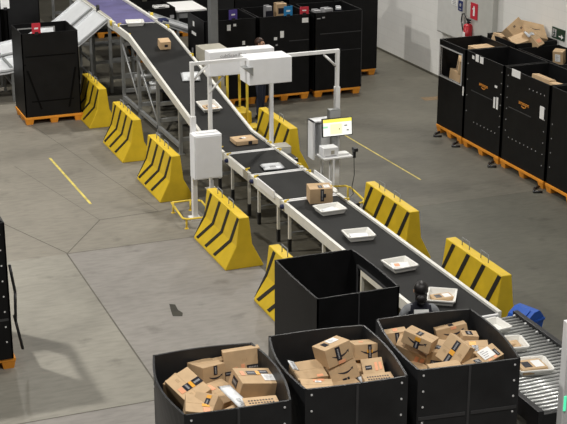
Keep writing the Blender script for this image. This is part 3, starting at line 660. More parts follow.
conveyor('short black belt section under the white bag on the conveyor line', [(18.53, ZB), (19.84, ZB)], [(18.66, ZB), (19.5, ZB)], brackets=[(XL-.03, 19.65, ZB), (XR+.03, 19.6, ZB), (XR+.03, 18.75, ZB)], plates=[(XL-.075, XL-.055, 18.72, 19.45, ZB-.02), (XR+.055, XR+.075, 18.8, 19.5, ZB-.02)], knobs=[(XL-.05, 19.7, ZB-.04)])
conveyor('short black belt section between the scanner gantry posts', [(19.90, ZB), (21.1, ZB)], [(19.95, ZB), (20.75, ZB)], brackets=[(XL-.03, 20.95, ZB), (XL-.03, 20.05, ZB), (XR+.03, 20.9, ZB), (XR+.03, 20.0, ZB)], knobs=[(XL-.05, 20.9, ZB-.04)])
K = (1.56-.70)/(26.9-22.25)
inc = conveyor('long sloping black belt conveyor climbing to the purple belt', [(21.16, ZB), (22.25, ZB), (26.9, 1.56), (28.02, 1.57)], [(21.4, ZB), (22.2, ZB)], brackets=[(XL-.03, 21.35, ZB), (XR+.03, 21.35, ZB), (XL-.08, 22.6, .72), (XL-.03, 27.0, 1.52), (XL-.03, 27.7, 1.6), (XR+.03, 25.6, 1.34), (XR+.03, 24.5, 1.12), (XR+.03, 27.2, 1.6)], name='belt_conveyor')
i0 = ((XL+XR)/2, 21.16)
def addi(b, nm, m): return b.build(nm, m, inc, loc=(-i0[0], -i0[1], 0))
for y in (23.6, 25.0, 26.3, 27.5):
    zt = .70+K*(min(y, 26.9)-22.25)-.1
    for x in (XL-.02, XR+.02):
        b = MB(); b.bx(x-.03, x+.03, y-.03, y+.03, 0.01, zt); b.bx(x-.06, x+.06, y-.06, y+.06, 0, .015); addi(b, 'support_leg', 'metal')
    z = .25
    while z < zt-.1:
        b = MB(); b.bx(XL, XR, y-.03, y+.03, z, z+.07); addi(b, 'cross_bar', 'metal'); z += .33
for x in (XL-.02, XR+.02):
    b = MB(); b.bx(x-.03, x+.03, 23.6, 27.5, .12, .19); addi(b, 'base_beam', 'metal')
    b = MB(); b.tube((x, 26.3, 1.2), (x, 25.0, .2), .022, 6); b.tube((x, 27.5, 1.3), (x, 26.3, .3), .022, 6); addi(b, 'diagonal_brace', 'metal')
for y in (25.6, 26.0, 26.7):
    b = MB(); b.tube((XL, y, .75), (XR, y, .75), .07, 12); addi(b, 'return_roller', 'metal')
b = MB(); b.bx(XL+.1, XR-.1, 25.1, 25.6, .5, .8, bevel=.02); addi(b, 'drive_motor', 'blackmetal')
# motors on the near conveyor, right side
def motor(label, x, y):
    t = thing('drive_motor', label, 'motor', (x, y, 0), group='drive motors beside the conveyor')
    b = MB(); b.bx(-.09, .09, -.17, .17, .36, .58, bevel=.02); b.build('motor_housing', 'blackmetal', t)
    b = MB(); b.tube((-.09, 0, .47), (-.16, 0, .47), .05, 10); b.build('shaft', 'steelgrey', t)
    b = MB(); b.bx(-.03, .03, -.03, .03, 0, .36); b.bx(-.08, .08, -.1, .1, 0, .015); b.build('stand', 'steelgrey', t)
motor('black drive motor beside the belt below the monitor, nearer one', 8.44, 18.5)
motor('black drive motor right of the belt below the white cabinet', 8.44, 19.75)
gb = thing('terminal_box', 'small beige box on a stand beside the belt in front of the rear barrier', 'box', (8.50, 21.55, 0))
b = MB(); b.bx(-.13, .13, -.14, .14, .3, .62, bevel=.01); b.build('box_body', 'beige', gb)
b = MB(); b.bx(-.03, .03, -.03, .03, 0, .3); b.build('stand', 'steelgrey', gb)
b = MB(); b.bx(-.11, .11, -.15, -.14, .33, .59); b.build('cover', 'pilaster', gb)
motor('black drive motor right of the belt by the striped barrier, farthest one', 8.44, 21.0)
# purple belt
pc = thing('belt_conveyor', 'wide purple belt conveyor at the top of the line', 'conveyor', ((XL+XR)/2, 28.05, 0), group='belt conveyors')
def addp(b, nm, m): return b.build(nm, m, pc, loc=(-(XL+XR)/2, -28.05, 0))
b = MB(); b.bx(XL, XR, 28.06, 36, 1.52, 1.58); addp(b, 'belt', 'purple')
for x in (XL-.025, XR+.025):
    b = MB(); b.bx(x-.03, x+.03, 28.06, 36, 1.45, 1.63); addp(b, 'side_rail', 'rail')
b = MB(); b.bx(XL-.03, XL+.02, 28.4, 36, 1.6, 1.64); addp(b, 'edge_trim', 'beige')
for y in (28.5, 30, 32, 34):
    for x in (XL-.02, XR+.02):
        b = MB(); b.bx(x-.03, x+.03, y-.03, y+.03, 0, 1.5); addp(b, 'leg', 'metal')
    for z in (.3, .7, 1.1):
        b = MB(); b.bx(XL, XR, y-.03, y+.03, z, z+.06); addp(b, 'cross_bar', 'metal')
b = MB(); b.tube((XL-.07, 28.15, 1.54), (XL-.07, 28.15, 1.65), .03, 10); addp(b, 'sensor_bracket', 'yellowpaint')
b = MB(); b.tube((XR+.06, 28.5, 1.58), (XR+.06, 28.5, 1.68), .035, 10); addp(b, 'sensor_bracket', 'yellowpaint')
b = MB(); b.bx(XR+.04, XR+.22, 27.75, 28.0, 1.5, 1.66, bevel=.02); addp(b, 'belt_motor', 'navyknob')
b = MB(); b.tube((XL-.03, 29.4, 1.6), (XL-.03, 29.4, 1.75), .04, 8); addp(b, 'sensor', 'blackmetal')
# chutes
def chute(label, y0, y1, m, prof, sg=-1, wall=.1, group='white sorting chutes', legs=()):
    x0, z0 = prof[0]
    t = thing('sorting_chute', label, 'chute', (x0, (y0+y1)/2, 0), group=group); hw = (y1-y0)/2
    b = MB()
    for (xa, za), (xb, zb) in zip(prof[:-1], prof[1:]):
        b.prism([(xa-x0, -hw, za), (xa-x0, hw, za), (xa-x0, hw, za-.02), (xa-x0, -hw, za-.02)], (0, 0, 0), (xb-xa, 0, zb-za))
    b.build('slide_surface', m, t)
    for s in (-1, 1):
        b = MB()
        for (xa, za), (xb, zb) in zip(prof[:-1], prof[1:]):
            b.prism([(xa-x0, s*hw, za-wall*.55), (xa-x0, s*hw, za+wall*.45), (xa-x0, s*(hw-.03), za+wall*.45), (xa-x0, s*(hw-.03), za-wall*.55)], (0, 0, 0), (xb-xa, 0, zb-za))
        b.build('side_wall', m, t)
    for x in legs:
        for s in (-1, 1):
            zz = None
            for (xa, za), (xb, zb) in zip(prof[:-1], prof[1:]):
                lo, hi = sorted((xa, xb))
                if lo <= x <= hi: zz = za+(zb-za)*(x-xa)/(xb-xa)
            b = MB(); b.bx(x-x0-.025, x-x0+.025, s*(hw-.06)-.025, s*(hw-.06)+.025, 0, zz-.03); b.build('leg', 'steelgrey', t)
    for x in legs:
        zz = .35
        b = MB(); b.bx(x-x0-.02, x-x0+.02, -hw+.06, hw-.06, zz, zz+.05); b.bx(x-x0-.02, x-x0+.02, -hw+.06, hw-.06, zz+.35, zz+.4); b.build('cross_bar', 'steelgrey', t)
    return t
cp = [(7.27, 1.60), (6.64, 1.13), (3.0, .10)]
cp = [(7.27, 1.60), (6.64, 1.13), (5.9, .80), (5.1, .67), (4.0, .60)]
chute('white sorting chute sloping left from the purple belt, nearer one', 28.5, 29.58, 'chute', cp, legs=(6.9, 6.2, 5.2, 4.3))
chute('white sorting chute sloping left from the purple belt, farther one', 29.85, 30.95, 'chute', cp, legs=(6.9, 6.2, 5.2, 4.3))
chute('pale grey chute sloping right from the purple belt behind the column', 27.65, 28.75, 'chutegrey', [(8.25, 1.62), (9.5, 1.13)], group='grey chute')
b = MB(); b.bx(8.45, 8.5, 27.7, 28.7, 0, 1.42); tag(b.build('machine_guard', 'chutegrey'), 'grey guard panel standing under the grey chute', 'guard panel')
wt = thing('worktable', 'white topped worktable far behind the purple belt', 'table', (9.98, 31.6, 0))
b = MB(); b.bx(-.38, .38, -.5, .6, 1.11, 1.15); b.build('tabletop', 'paper', wt)
for sx in (-1, 1):
    for sy in (-1, 1):
        b = MB(); b.bx(sx*.32-.03, sx*.32+.03, sy*.4-.03, sy*.4+.03, 0, 1.11); b.build('leg', 'steelgrey', wt)
b = MB(); b.bx(-.32, .32, -.42, -.38, .95, 1.06); b.build('apron', 'chutegrey', wt)

# roller conveyor
rc = thing('roller_conveyor', 'grey roller conveyor with black side frames at the lower right', 'conveyor', (7.87, 11.1, 0))
def addr(b, nm, m): return b.build(nm, m, rc, loc=(-7.87, -11.1, 0))
RX0, RX1 = 7.33, 8.375
n = 31
for k in range(n):
    y = 11.2+k*(13.45-11.2)/(n-1)
    b = MB(); b.tube((RX0, y, .68), (RX1, y, .68), .021, 8); addr(b, 'roller', 'roller')
for x, nm in ((RX0-.035, 'side_frame'), (RX1+.035, 'side_frame')):
    b = MB(); b.bx(x-.035, x+.035, 11.1, 13.52, .52, .735, bevel=.006); addr(b, nm, 'blackmetal')
b = MB(); b.bx(RX0, RX1, 11.1, 11.16, .5, .69); addr(b, 'end_plate', 'blackmetal')
b = MB(); b.bx(RX0, RX1, 11.15, 13.5, .56, .6); addr(b, 'drip_pan', 'blackmetal')
for y in (11.3, 12.4, 13.35):
    for x in (RX0-.03, RX1+.03):
        b = MB(); b.bx(x-.03, x+.03, y-.03, y+.03, 0, .53); addr(b, 'leg', 'blackmetal')
for k in range(9):
    y = 11.35+k*.26; b = MB(); b.tube((RX1-.045+.0*k, y, .71), (RX1-.02, y, .715), .012, 6); addr(b, 'axle_cap', 'white')
# post at the right edge
po = thing('sensor_post', 'pale grey post with a green light at the lower right edge', 'post', (7.235, 10.6, 0))
b = MB(); b.bx(-.055, .055, -.05, .05, 0, 1.98, bevel=.006); b.bx(-.12, .12, -.12, .12, 0, .02); b.build('post_column', 'white', po)
b = MB(); b.bx(-.05, -.025, -.058, -.049, 1.03, 1.19); b.build('indicator', 'greenlight', po)
b = MB(); b.tube((.04, -.05, 1.22), (.04, -.09, 1.22), .03, 10); b.build('push_button', 'red', po)

# blue bin beside the rollers
bb = thing('waste_bin', 'blue plastic bin standing behind the roller conveyor', 'bin', (8.86, 13.99, 0), (0, 0, .35)); bb.scale = (.62, .62, .84)
b = MB(); b.prism([(-.2, -.22, 0), (.2, -.22, 0), (.2, .22, 0), (-.2, .22, 0)], (0, 0, 0), (0, 0, .02))
b._add([(-.2, -.2, 0), (.2, -.2, 0), (.2, .2, 0), (-.2, .2, 0), (-.27, -.26, .42), (.27, -.26, .42), (.27, .26, .42), (-.27, .26, .42)], [(0, 4, 5, 1), (1, 5, 6, 2), (2, 6, 7, 3), (3, 7, 4, 0)]); b.build('bin_body', 'blue', bb)
b = MB(); b.bx(-.29, .29, -.28, .28, .42, .46, bevel=.01); b.build('rim', 'blue', bb)
b = MB()
lid = [(-.27, .46), (-.24, .52), (-.05, .60), (.12, .60), (.24, .50), (.27, .46)]
b.prism([(p[0], -.26, p[1]) for p in lid], (0, 0, 0), (0, .52, 0)); b.prism([(-.2, -.16, .545), (-.06, -.16, .605), (-.06, .16, .605), (-.2, .16, .545)], (0, 0, -.02), (0, 0, .012))
b.build('lid', 'blue', bb)

# ------------------------------------------------------------------ trays and parcels on the line
def tray(label, loc, rot, l=.39, w_=.33, h=.075, group='white trays on the conveyor'):
    t = thing('tray', label, 'tray', loc, rot, group)
    o0 = [(-l/2*.84, -w_/2*.84), (l/2*.84, -w_/2*.84), (l/2*.84, w_/2*.84), (-l/2*.84, w_/2*.84)]
    o1 = [(-l/2, -w_/2), (l/2, -w_/2), (l/2, w_/2), (-l/2, w_/2)]
    i1 = [(x-.014*(1 if x > 0 else -1), y-.014*(1 if y > 0 else -1)) for x, y in o1]
    i0_ = [(x-.012*(1 if x > 0 else -1), y-.012*(1 if y > 0 else -1)) for x, y in o0]
    vs = [(x, y, 0) for x, y in o0]+[(x, y, h) for x, y in o1]+[(x, y, h) for x, y in i1]+[(x, y, .01) for x, y in i0_]
    fs = [(3, 2, 1, 0), (12, 13, 14, 15)]
    for k in range(4):
        q = (k+1) % 4
        fs += [(k, q, 4+q, 4+k), (4+k, 4+q, 8+q, 8+k), (8+k, 8+q, 12+q, 12+k)]
    b = MB(); b._add(vs, fs); b.build('tray_body', 'tray', t)
    b = MB()
    for s in (-1, 1):
        b.bx(-l/2-.008, l/2+.008, s*w_/2-.008, s*w_/2+.008, h-.012, h+.003); b.bx(s*l/2-.008, s*l/2+.008, -w_/2-.008, w_/2+.008, h-.012, h+.003)
    b.build('rim', 'tray', t)
    return t
def packet(label, loc, rot, d, m='paper', prints=True, group='packets in trays'):
    t = thing('packet', label, 'packet', loc, rot, group)
    b = MB(); b.box((0, 0, 0), d, bevel=min(d)*.3); b.build('body', m, t)
    if prints:
        b = MB(); z = d[2]/2
        b.bx(-d[0]*.35, -d[0]*.05, -d[1]*.3, d[1]*.25, z, z+.002); b.build('print', 'tapepink' if m == 'paper' else 'tape', t)
        b = MB(); b.bx(d[0]*.05, d[0]*.4, -d[1]*.35, d[1]*.3, z, z+.002); b.build('shipping_label', 'paper', t)
    return t
ZT = ZB+.003
tray('white tray in front of the tan carton on the belt', (7.784, 17.79, ZT), (0, 0, .03), .40, .32)
packet('white packet in the tray in front of the tan carton', (7.79, 17.78, ZT+.03), (0, 0, .3), (.22, .17, .03), 'polybag', False)
tray('white tray on the belt, left of the middle striped barrier', (7.725, 16.635, ZT), (0, 0, -.09), .39, .335)
packet('white packet in the tray second after the carton', (7.73, 16.63, ZT+.03), (0, 0, -.2), (.26, .16, .03), 'polybag', False)
tray('white tray with a printed packet, beside the empty hatch container', (7.756, 15.39, ZT), (0, 0, .06), .36, .36)
packet('white packet with salmon print in the tray by the hatch container', (7.76, 15.38, ZT+.03), (0, 0, -.25), (.24, .18, .035), 'paper')
tray('white tray turned askew next to the dark haired woman', (7.759, 14.21, ZT), (0, 0, -.56), .35, .42)
packet('brown and white packet in the askew tray next to the woman', (7.76, 14.21, ZT+.035), (0, 0, -.05), (.27, .17, .05), 'card')
RZ = .703
tray('white tray crossing onto the rollers at the belt end', (7.88, 13.17, RZ), (0, 0, .1), .36, .32)
tray('white tray with brown packets on the rollers behind the front right container', (7.83, 12.66, RZ), (0, 0, -.2), .36, .32)
packet('brown packet in the roller tray behind the front right container, left one', (7.78, 12.66, RZ+.05), (0, .2, .3), (.15, .2, .08), 'card2', False)
packet('brown packet in the roller tray behind the front right container, right one', (7.88, 12.62, RZ+.04), (0, -.1, -.2), (.1, .18, .06), 'card', False)
tray('white tray with a labelled brown packet, nearest on the rollers', (7.76, 12.06, RZ), (0, 0, -.2), .40, .35)
packet('brown packet with white label in the nearest roller tray', (7.73, 12.03, RZ+.055), (.0, .0, -.1), (.31, .25, .075), 'card')
tray('white tray on the slope just behind the gantry', (7.775, 23.32, .70+K*(23.32-22.25)+.004), (.183, 0, .07), .35, .38)
packet('brown packet in the tray on the slope', (7.80, 23.3, .70+K*(23.3-22.25)+.035), (.183, 0, .3), (.24, .2, .03), 'card', True)
tray('white tray where the purple belt meets the black belt', (7.707, 27.9, 1.575), (0, 0, -.2), .36, .38)
packet('white packet in the top tray at the purple belt', (7.71, 27.88, 1.605), (0, 0, .2), (.22, .2, .03), 'polybag', False)
def polybag(label, loc, rot, d):
    return envelope(label, loc, rot, d, 'white bags on the conveyor')
polybag('white bag on the sloping belt below the tan parcel', (7.879, 24.70, .70+K*(24.7-22.25)+.028), (.183, 0, -.2), (.35, .42, .05))
polybag('white bag on the short belt section beside the gantry', (7.78, 20.13, ZB+.028), (0, 0, -.1), (.36, .35, .05))
carton('flat tan carton on the belt between the gantry posts', (7.85, 21.67, ZB+.04), (0, 0, 0), (.39, .35, .07), 'card', [('front', .1, -.8, .45, .8, 0, 0), ('top', -.4, -.1, -.1, .2, 0, 0)], [], [('top', -.15, -.1, .2, .35)], group='cartons on the conveyor')
carton('tan cube carton with dark tape riding the flat belt', (7.846, 18.323, ZB+.12), (0, 0, -.21), (.35, .29, .235), 'card', [('front', -.08, -.7, .22, .95, 0, 1), ('top', -.2, -.8, .15, .1, 0, 1), ('front', .22, -.2, .4, .3, 0, 0)], [], [('top', .3, -.7, .8, .2)], group='cartons on the conveyor')
carton('small pinkish tan carton riding the sloping belt near its top', (7.82, 26.18, .70+K*(26.18-22.25)+.085), (.183, 0, -.05), (.218, .22, .16), 'card2', [('front', -.2, -.3, .4, .3, 0, 0)], group='cartons on the conveyor')

# ------------------------------------------------------------------ scanner gantry
ga = thing('scanner_gantry', 'white scanner gantry bridging the belt with a large white box', 'gantry', (6.45, 20.15, 0))
def addg(b, nm, m): return b.build(nm, m, ga, loc=(-6.45, -20.15, 0))
for x in (6.45, 8.92):
    b = MB(); b.bx(x-.028, x+.028, 20.12, 20.18, 1.9 if x > 8 else 1.7, 2.57, bevel=.004); b.bx(x-.04, x+.04, 20.105, 20.195, 0.015, 1.95 if x > 8 else 1.7, bevel=.006)
    b.bx(x-.09, x+.09, 20.05, 20.25, 0, .02); addg(b, 'post', 'white')
b = MB(); b.bx(6.42, 7.4, 20.125, 20.175, 2.515, 2.565); addg(b, 'beam', 'white')
b = MB(); b.bx(8.05, 8.95, 20.125, 20.175, 2.515, 2.568); addg(b, 'beam', 'white')
b = MB(); b.tube((6.46, 20.15, 2.26), (6.70, 20.15, 2.5), .02, 6); addg(b, 'brace', 'white')
b = MB(); b.tube((8.91, 20.15, 2.28), (8.68, 20.15, 2.5), .02, 6); addg(b, 'brace', 'white')
b = MB(); b.bx(7.34, 8.06, 19.98, 20.42, 2.145, 2.56, bevel=.012); addg(b, 'scanner_box', 'whitebox')
b = MB(); b.prism([(7.24, 0, 2.44), (7.40, 0, 2.44), (7.40, 0, 2.30)], (0, 19.96, 0), (0, 20.14, 0)); addg(b, 'bracket', 'metal')
g2_ = thing('camera_tunnel', 'long white enclosure on posts with small dark lettering behind the gantry', 'enclosure', (7.13, 21.4, 0))
def addt(b, nm, m): return b.build(nm, m, g2_, loc=(-7.13, -21.4, 0))
b = MB(); b.bx(7.13, 8.28, 21.32, 21.56, 2.0, 2.41, bevel=.012); addt(b, 'enclosure_body', 'whitebox')
for x in (7.17, 8.27):
    b = MB(); b.bx(x-.032, x+.032, 21.41, 21.47, 0, 2.0, bevel=.006); b.bx(x-.09, x+.09, 21.34, 21.54, 0, .02); addt(b, 'post', 'white')
b = MB(); b.tube((7.15, 21.42, 1.7), (7.42, 21.42, 1.98), .018, 6); addt(b, 'brace', 'white')
text('cubiScan Plus', .085, 'lettering', 'papergrey', g2_, (.42, -.085, 2.335), (PI/2, 0, 0), .002, 1.0)
# left control cabinet
lc = thing('control_cabinet', 'white control cabinet hung on the left gantry post', 'cabinet', (6.615, 19.97, .73))
b = MB(); b.bx(-.24, .215, -.10, .14, 0, .72, bevel=.008); b.build('cabinet_body', 'whitebox', lc)
b = MB(); b.bx(-.22, .2, -.112, -.10, .02, .70, bevel=.004); b.build('door', 'whitebox', lc)
b = MB(); b.bx(-.16, .19, .0, .12, .72, .735, bevel=.004); b.build('top_tray', 'white', lc)
b = MB(); b.tube((.1, .0, -.05), (.1, .0, 0), .02, 8); b.tube((0, .0, -.04), (0, .0, 0), .02, 8); b.build('cable_gland', 'blackmetal', lc)
# yellow pipe guards
def pipe_guard(label, pts, legs, z=.16):
    t = thing('pipe_guard', label, 'guard rail', (pts[0][0], pts[0][1], 0), group='yellow pipe guards')
    x0, y0 = pts[0]
    b = MB(); b.path([(p[0]-x0, p[1]-y0, z) for p in pts], .017, 8); b.build('top_rail', 'yellowpaint', t)
    for p in legs:
        b = MB(); b.tube((p[0]-x0, p[1]-y0, 0), (p[0]-x0, p[1]-y0, z), .017, 8); b.tube((p[0]-x0, p[1]-y0, 0), (p[0]-x0, p[1]-y0, .01), .035, 10); b.build('leg', 'yellowpaint', t)
pipe_guard('low yellow pipe guard around the foot of the left gantry post', [(6.57, 20.55), (6.18, 20.55), (6.12, 19.75), (6.17, 19.69), (6.62, 19.66), (6.66, 20.45), (6.57, 20.55)], [(6.5, 20.54), (6.17, 19.72), (6.6, 19.68), (6.2, 20.52)], .17)
pipe_guard('low yellow pipe guard beside the striped barrier below the monitor', [(8.80, 20.02), (9.02, 19.97), (9.06, 19.85), (9.0, 19.20), (8.93, 19.1), (8.78, 19.08)], [(9.03, 19.9), (9.0, 19.2), (8.8, 19.09), (8.8, 20.0)], .29)

# monitor group on the right gantry post
jb = thing('junction_box', 'pale grey junction box on the right gantry post above the monitor', 'junction box', (8.83, 20.04, 1.28))
b = MB(); b.bx(-.11, .09, -.05, .055, 0, .33, bevel=.006); b.build('box_body', 'metal', jb)
b = MB(); b.bx(-.10, .08, -.056, -.05, .02, .31); b.build('cover', 'chutegrey', jb)
b = MB(); b.tube((.05, -.05, .1), (.05, -.09, .0), .012, 6); b.build('cable', 'blackmetal', jb)
cc = thing('control_cabinet', 'white cabinet with an open side behind the monitor', 'cabinet', (8.80, 20.5, .66))
b = MB(); b.bx(-.19, -.16, -.1, .14, 0, .66); b.bx(-.19, .2, .12, .14, 0, .66); b.bx(-.19, .2, -.1, .14, .64, .66); b.build('cabinet_shell', 'whitebox', cc)
b = MB(); b.bx(-.05, .2, -.12, .11, .0, .60, bevel=.006); b.build('inner_box', 'whitebox', cc)
b = MB(); b.bx(-.0, .03, -.02, .02, -.6, 0); b.bx(-.1, .12, -.08, .08, -.6, -.585); b.build('leg', 'white', cc)
mo = thing('monitor', 'lit monitor with a yellow bar on the right gantry post', 'monitor', (8.85, 19.96, 1.17), (-.1, 0, -.02))
b = MB(); b.bx(-.265, .265, -.02, .02, 0, .305, bevel=.008); b.build('bezel', 'blackmetal', mo)
b = MB(); b.bx(-.25, .25, -.0225, -.0205, .015, .29); so = b.build('screen', 'screen', mo)
def sq(x0, x1, z0, z1, nm, m):
    b = MB(); b.bx(x0, x1, -.0245, -.0228, z0, z1); return b.build(nm, m, so)
sq(-.25, .25, .235, .29, 'header_bar', 'screenyellow'); sq(-.13, .08, .04, .21, 'content_panel', 'screenpale'); sq(-.25, -.17, .15, .18, 'green_mark', 'screengreen')
sq(.12, .17, .16, .18, 'icon', 'papergrey'); sq(.16, .2, .08, .1, 'icon', 'papergrey')
b = MB(); b.bx(-.04, .04, .02, .15, .12, .2); b.build('mount', 'metal', mo)
sh = thing('shelf', 'small white shelf below the monitor carrying a printer', 'shelf', (8.70, 19.75, .88))
b = MB(); b.bx(-.21, .3, -.1, .22, 0, .025, bevel=.004); b.build('shelf_board', 'white', sh)
b = MB(); b.bx(.14, .20, .2, .32, -.05, .0); b.build('shelf_arm', 'metal', sh)
b = MB(); b.bx(-.02, .02, .1, .14, -.88, 0); b.bx(-.08, .08, .04, .2, -.88, -.865); b.build('support_post', 'white', sh)
pr = thing('label_printer', 'white label printer standing on the shelf below the monitor', 'printer', (8.63, 19.80, .906))
b = MB(); b.bx(-.13, .13, -.1, .1, 0, .16, bevel=.012); b.build('printer_body', 'whitebox', pr)
b = MB(); b.bx(.0, .06, -.106, -.1, .05, .11); b.build('emblem', 'beige', pr)
b = MB(); b.bx(-.1, .1, -.104, -.1, .015, .03); b.build('paper_slot', 'papergrey', pr)
b = MB(); b.bx(8.76, 8.97, 19.73, 19.86, .906, .935, bevel=.008)
tag(b.build('keyboard', 'paper'), 'thin white keyboard on the shelf right of the printer', 'keyboard')
sc = thing('barcode_scanner', 'black barcode scanner hanging at the right end of the shelf', 'scanner', (9.03, 19.68, .86))
b = MB(); b.box((0, 0, .07), (.05, .05, .14), bevel=.012); b.build('handle', 'blackmetal', sc)
b = MB(); b.box((-.0, -.03, .15), (.07, .12, .06), bevel=.015); b.build('scan_head', 'blackmetal', sc)
b = MB(); b.path([(0, 0, 0), (.01, .0, -.3), (-.03, 0, -.5), (.0, 0, -.62), (-.1, .05, -.75)], .006, 6); b.build('cable', 'blackmetal', sc)
b = MB(); b.bx(8.77, 8.87, 19.98, 20.08, .94, 1.16, bevel=.005)
po2 = thing('power_module', 'small grey module between the monitor and the printer', 'module', (8.82, 20.03, .93))
o = b.build('module_body', 'metal', po2, loc=(-8.82, -20.03, -.93))
b = MB(); b.bx(-.02, .02, -.058, -.05, .04, .08); b.bx(-.02, .02, -.058, -.05, .12, .16); b.build('socket', 'papergrey', po2)

# ------------------------------------------------------------------ beige cabinet, yellow steps
bc = thing('beige_cabinet', 'beige steel cabinet in front of the grey column', 'cabinet', (8.63, 25.65, 0))
b = MB(); b.bx(-.25, .25, -.25, .25, 0, 1.5, bevel=.01); b.build('cabinet_body', 'beige', bc)
b = MB(); b.bx(-.23, .23, -.262, -.25, .1, 1.45, bevel=.004); b.build('door', 'beige', bc)
b = MB(); b.bx(.17, .2, -.285, -.262, .75, .95); b.build('door_handle', 'blackmetal', bc)
ys = thing('step_platform', 'yellow step platform with handrail posts behind the gantry', 'steps', (8.86, 24.6, 0))
b = MB(); b.bx(-.1, .3, -.35, 0, 0, .16, bevel=.01); b.build('step', 'yellow', ys)
b = MB(); b.bx(-.3, .22, 0, .5, 0, .38, bevel=.01); b.build('step', 'yellow', ys)
for x, y in ((.12, -.02), (.15, .5), (-.26, .05), (-.26, .5)):
    b = MB(); b.bx(x-.02, x+.02, y-.02, y+.02, .0, 1.25); b.build('handrail_post', 'yellowpaint', ys)
b = MB(); b.bx(.1, .17, -.04, .52, 1.23, 1.27); b.build('handrail', 'yellowpaint', ys)
b = MB(); b.bx(-.28, -.24, .03, .52, 1.23, 1.27); b.build('handrail', 'yellowpaint', ys)

# ------------------------------------------------------------------ wall fittings
WX = 14.5
ep = thing('electrical_panel', 'light grey electrical panel on the white wall beside the extinguisher', 'panel', (WX, 26.42, 1.1))
b = MB(); b.bx(-.14, 0, -.6, .6, 0, 1.9, bevel=.01); b.build('panel_body', 'pilaster', ep)
b = MB(); b.bx(-.155, -.14, -.57, .57, .03, 1.87, bevel=.004); b.build('door', 'panelgrey', ep)
b = MB(); b.bx(-.16, -.155, -.3, -.06, .72, .92); so = b.build('notice', 'paper', ep)
bt = MB()
for k in range(5): bt.bx(-.1625, -.16, -.26, -.12+.02*(k % 2), .74+.034*k, .755+.034*k)
bt.build('notice_print', 'papergrey', so)
b = MB(); b.bx(-.16, -.155, -.56, -.36, .64, .86); so = b.build('sign_plate', 'navysign', ep)
bt = MB(); bt.tube((-.1605, -.46, .77), (-.163, -.46, .77), .04, 10); bt.bx(-.163, -.16, -.5, -.42, .67, .69); bt.build('sign_symbol', 'papergrey', so)
fs_ = thing('fire_sign', 'red extinguisher sign on the grey pilaster', 'sign', (14.375, 25.42, 1.66))
b = MB(); b.bx(-.006, 0, -.15, .15, 0, .34); b.build('sign_plate', 'redcard', fs_)
b = MB(); b.bx(-.009, -.006, -.035, .035, .07, .24); b.bx(-.009, -.006, -.02, .02, .24, .28); b.bx(-.009, -.006, .02, .07, .2, .22); b.build('extinguisher_symbol', 'paper', fs_)
fe = thing('fire_extinguisher', 'red fire extinguisher hanging below the red sign', 'fire extinguisher', (14.30, 25.52, 1.14))
b = MB(); b.tube((0, 0, 0), (0, 0, .36), .095, 16); b.ball((0, 0, .36), .095, (1, 1, .6)); b.build('cylinder', 'red', fe)
b = MB(); b.tube((0, 0, .4), (0, 0, .48), .03, 10); b.box((0, -.03, .5), (.03, .14, .03)); b.box((0, -.03, .45), (.03, .12, .02)); b.build('valve', 'blackmetal', fe)
b = MB(); b.path([(0, .02, .46), (-.03, .14, .6), (-.03, .22, .58), (-.03, .24, .42), (-.03, .16, .25)], .014, 6); b.build('hose', 'blackmetal', fe)
b = MB(); b.bx(-.1, -.09, -.05, .05, .1, .24); b.build('instruction_label', 'paper', fe)
b = MB(); b.bx(.07, .1, -.04, .04, .1, .3); b.build('bracket', 'steelgrey', fe)
ex = thing('exit_sign', 'dark green exit sign with a white arrow low on the white wall', 'sign', (WX, 22.35, 1.84))
b = MB(); b.bx(-.02, 0, -.22, .22, 0, .21); b.build('sign_plate', 'greensign', ex)
b = MB(); x0 = -.024
b.prism([(x0, -.03, .075), (x0, -.03, .055), (x0, -.12, .055), (x0, -.12, .02), (x0, -.19, .065), (x0, -.12, .11), (x0, -.12, .075)], (0, 0, 0), (.004, 0, 0)); b.build('arrow', 'paper', ex)
b = MB(); b.bx(x0, -.02, .06, .19, .03, .18); so = b.build('door_symbol', 'papergrey', ex)
b = MB(); b.tube((x0-.003, .13, .155), (x0, .13, .155), .014, 8)
for p, q in (((.13, .14), (.12, .09)), ((.12, .09), (.15, .04)), ((.12, .09), (.09, .05)), ((.125, .125), (.09, .11)), ((.125, .125), (.16, .1))):
    b.tube((x0-.002, p[0], p[1]), (x0-.002, q[0], q[1]), .008, 6)
b.build('running_symbol', 'greensign', so)

# ------------------------------------------------------------------ people
def skinned(name, m, joints, edges, root, parent, sub=2):
    me = bpy.data.meshes.new(name); names = list(joints)
    me.from_pydata([joints[n][0] for n in names], [(names.index(a), names.index(b_)) for a, b_ in edges], [])
    o = bpy.data.objects.new(name, me); COL.objects.link(o)
    sk = o.modifiers.new('skin', 'SKIN')
    for i, n_ in enumerate(names):
        r = joints[n_][1]; r = r if isinstance(r, tuple) else (r, r)
        me.skin_vertices[0].data[i].radius = r; me.skin_vertices[0].data[i].use_root = (n_ == root)
    sb = o.modifiers.new('sub', 'SUBSURF'); sb.levels = sub; sb.render_levels = sub
    dg = bpy.context.evaluated_depsgraph_get(); me2 = bpy.data.meshes.new_from_object(o.evaluated_get(dg))
    bpy.data.objects.remove(o); bpy.data.meshes.remove(me)
    me2.name = name; me2.materials.clear(); me2.materials.append(M[m])
    for p in me2.polygons: p.use_smooth = True
    o = bpy.data.objects.new(name, me2); COL.objects.link(o); o.parent = parent
    return o
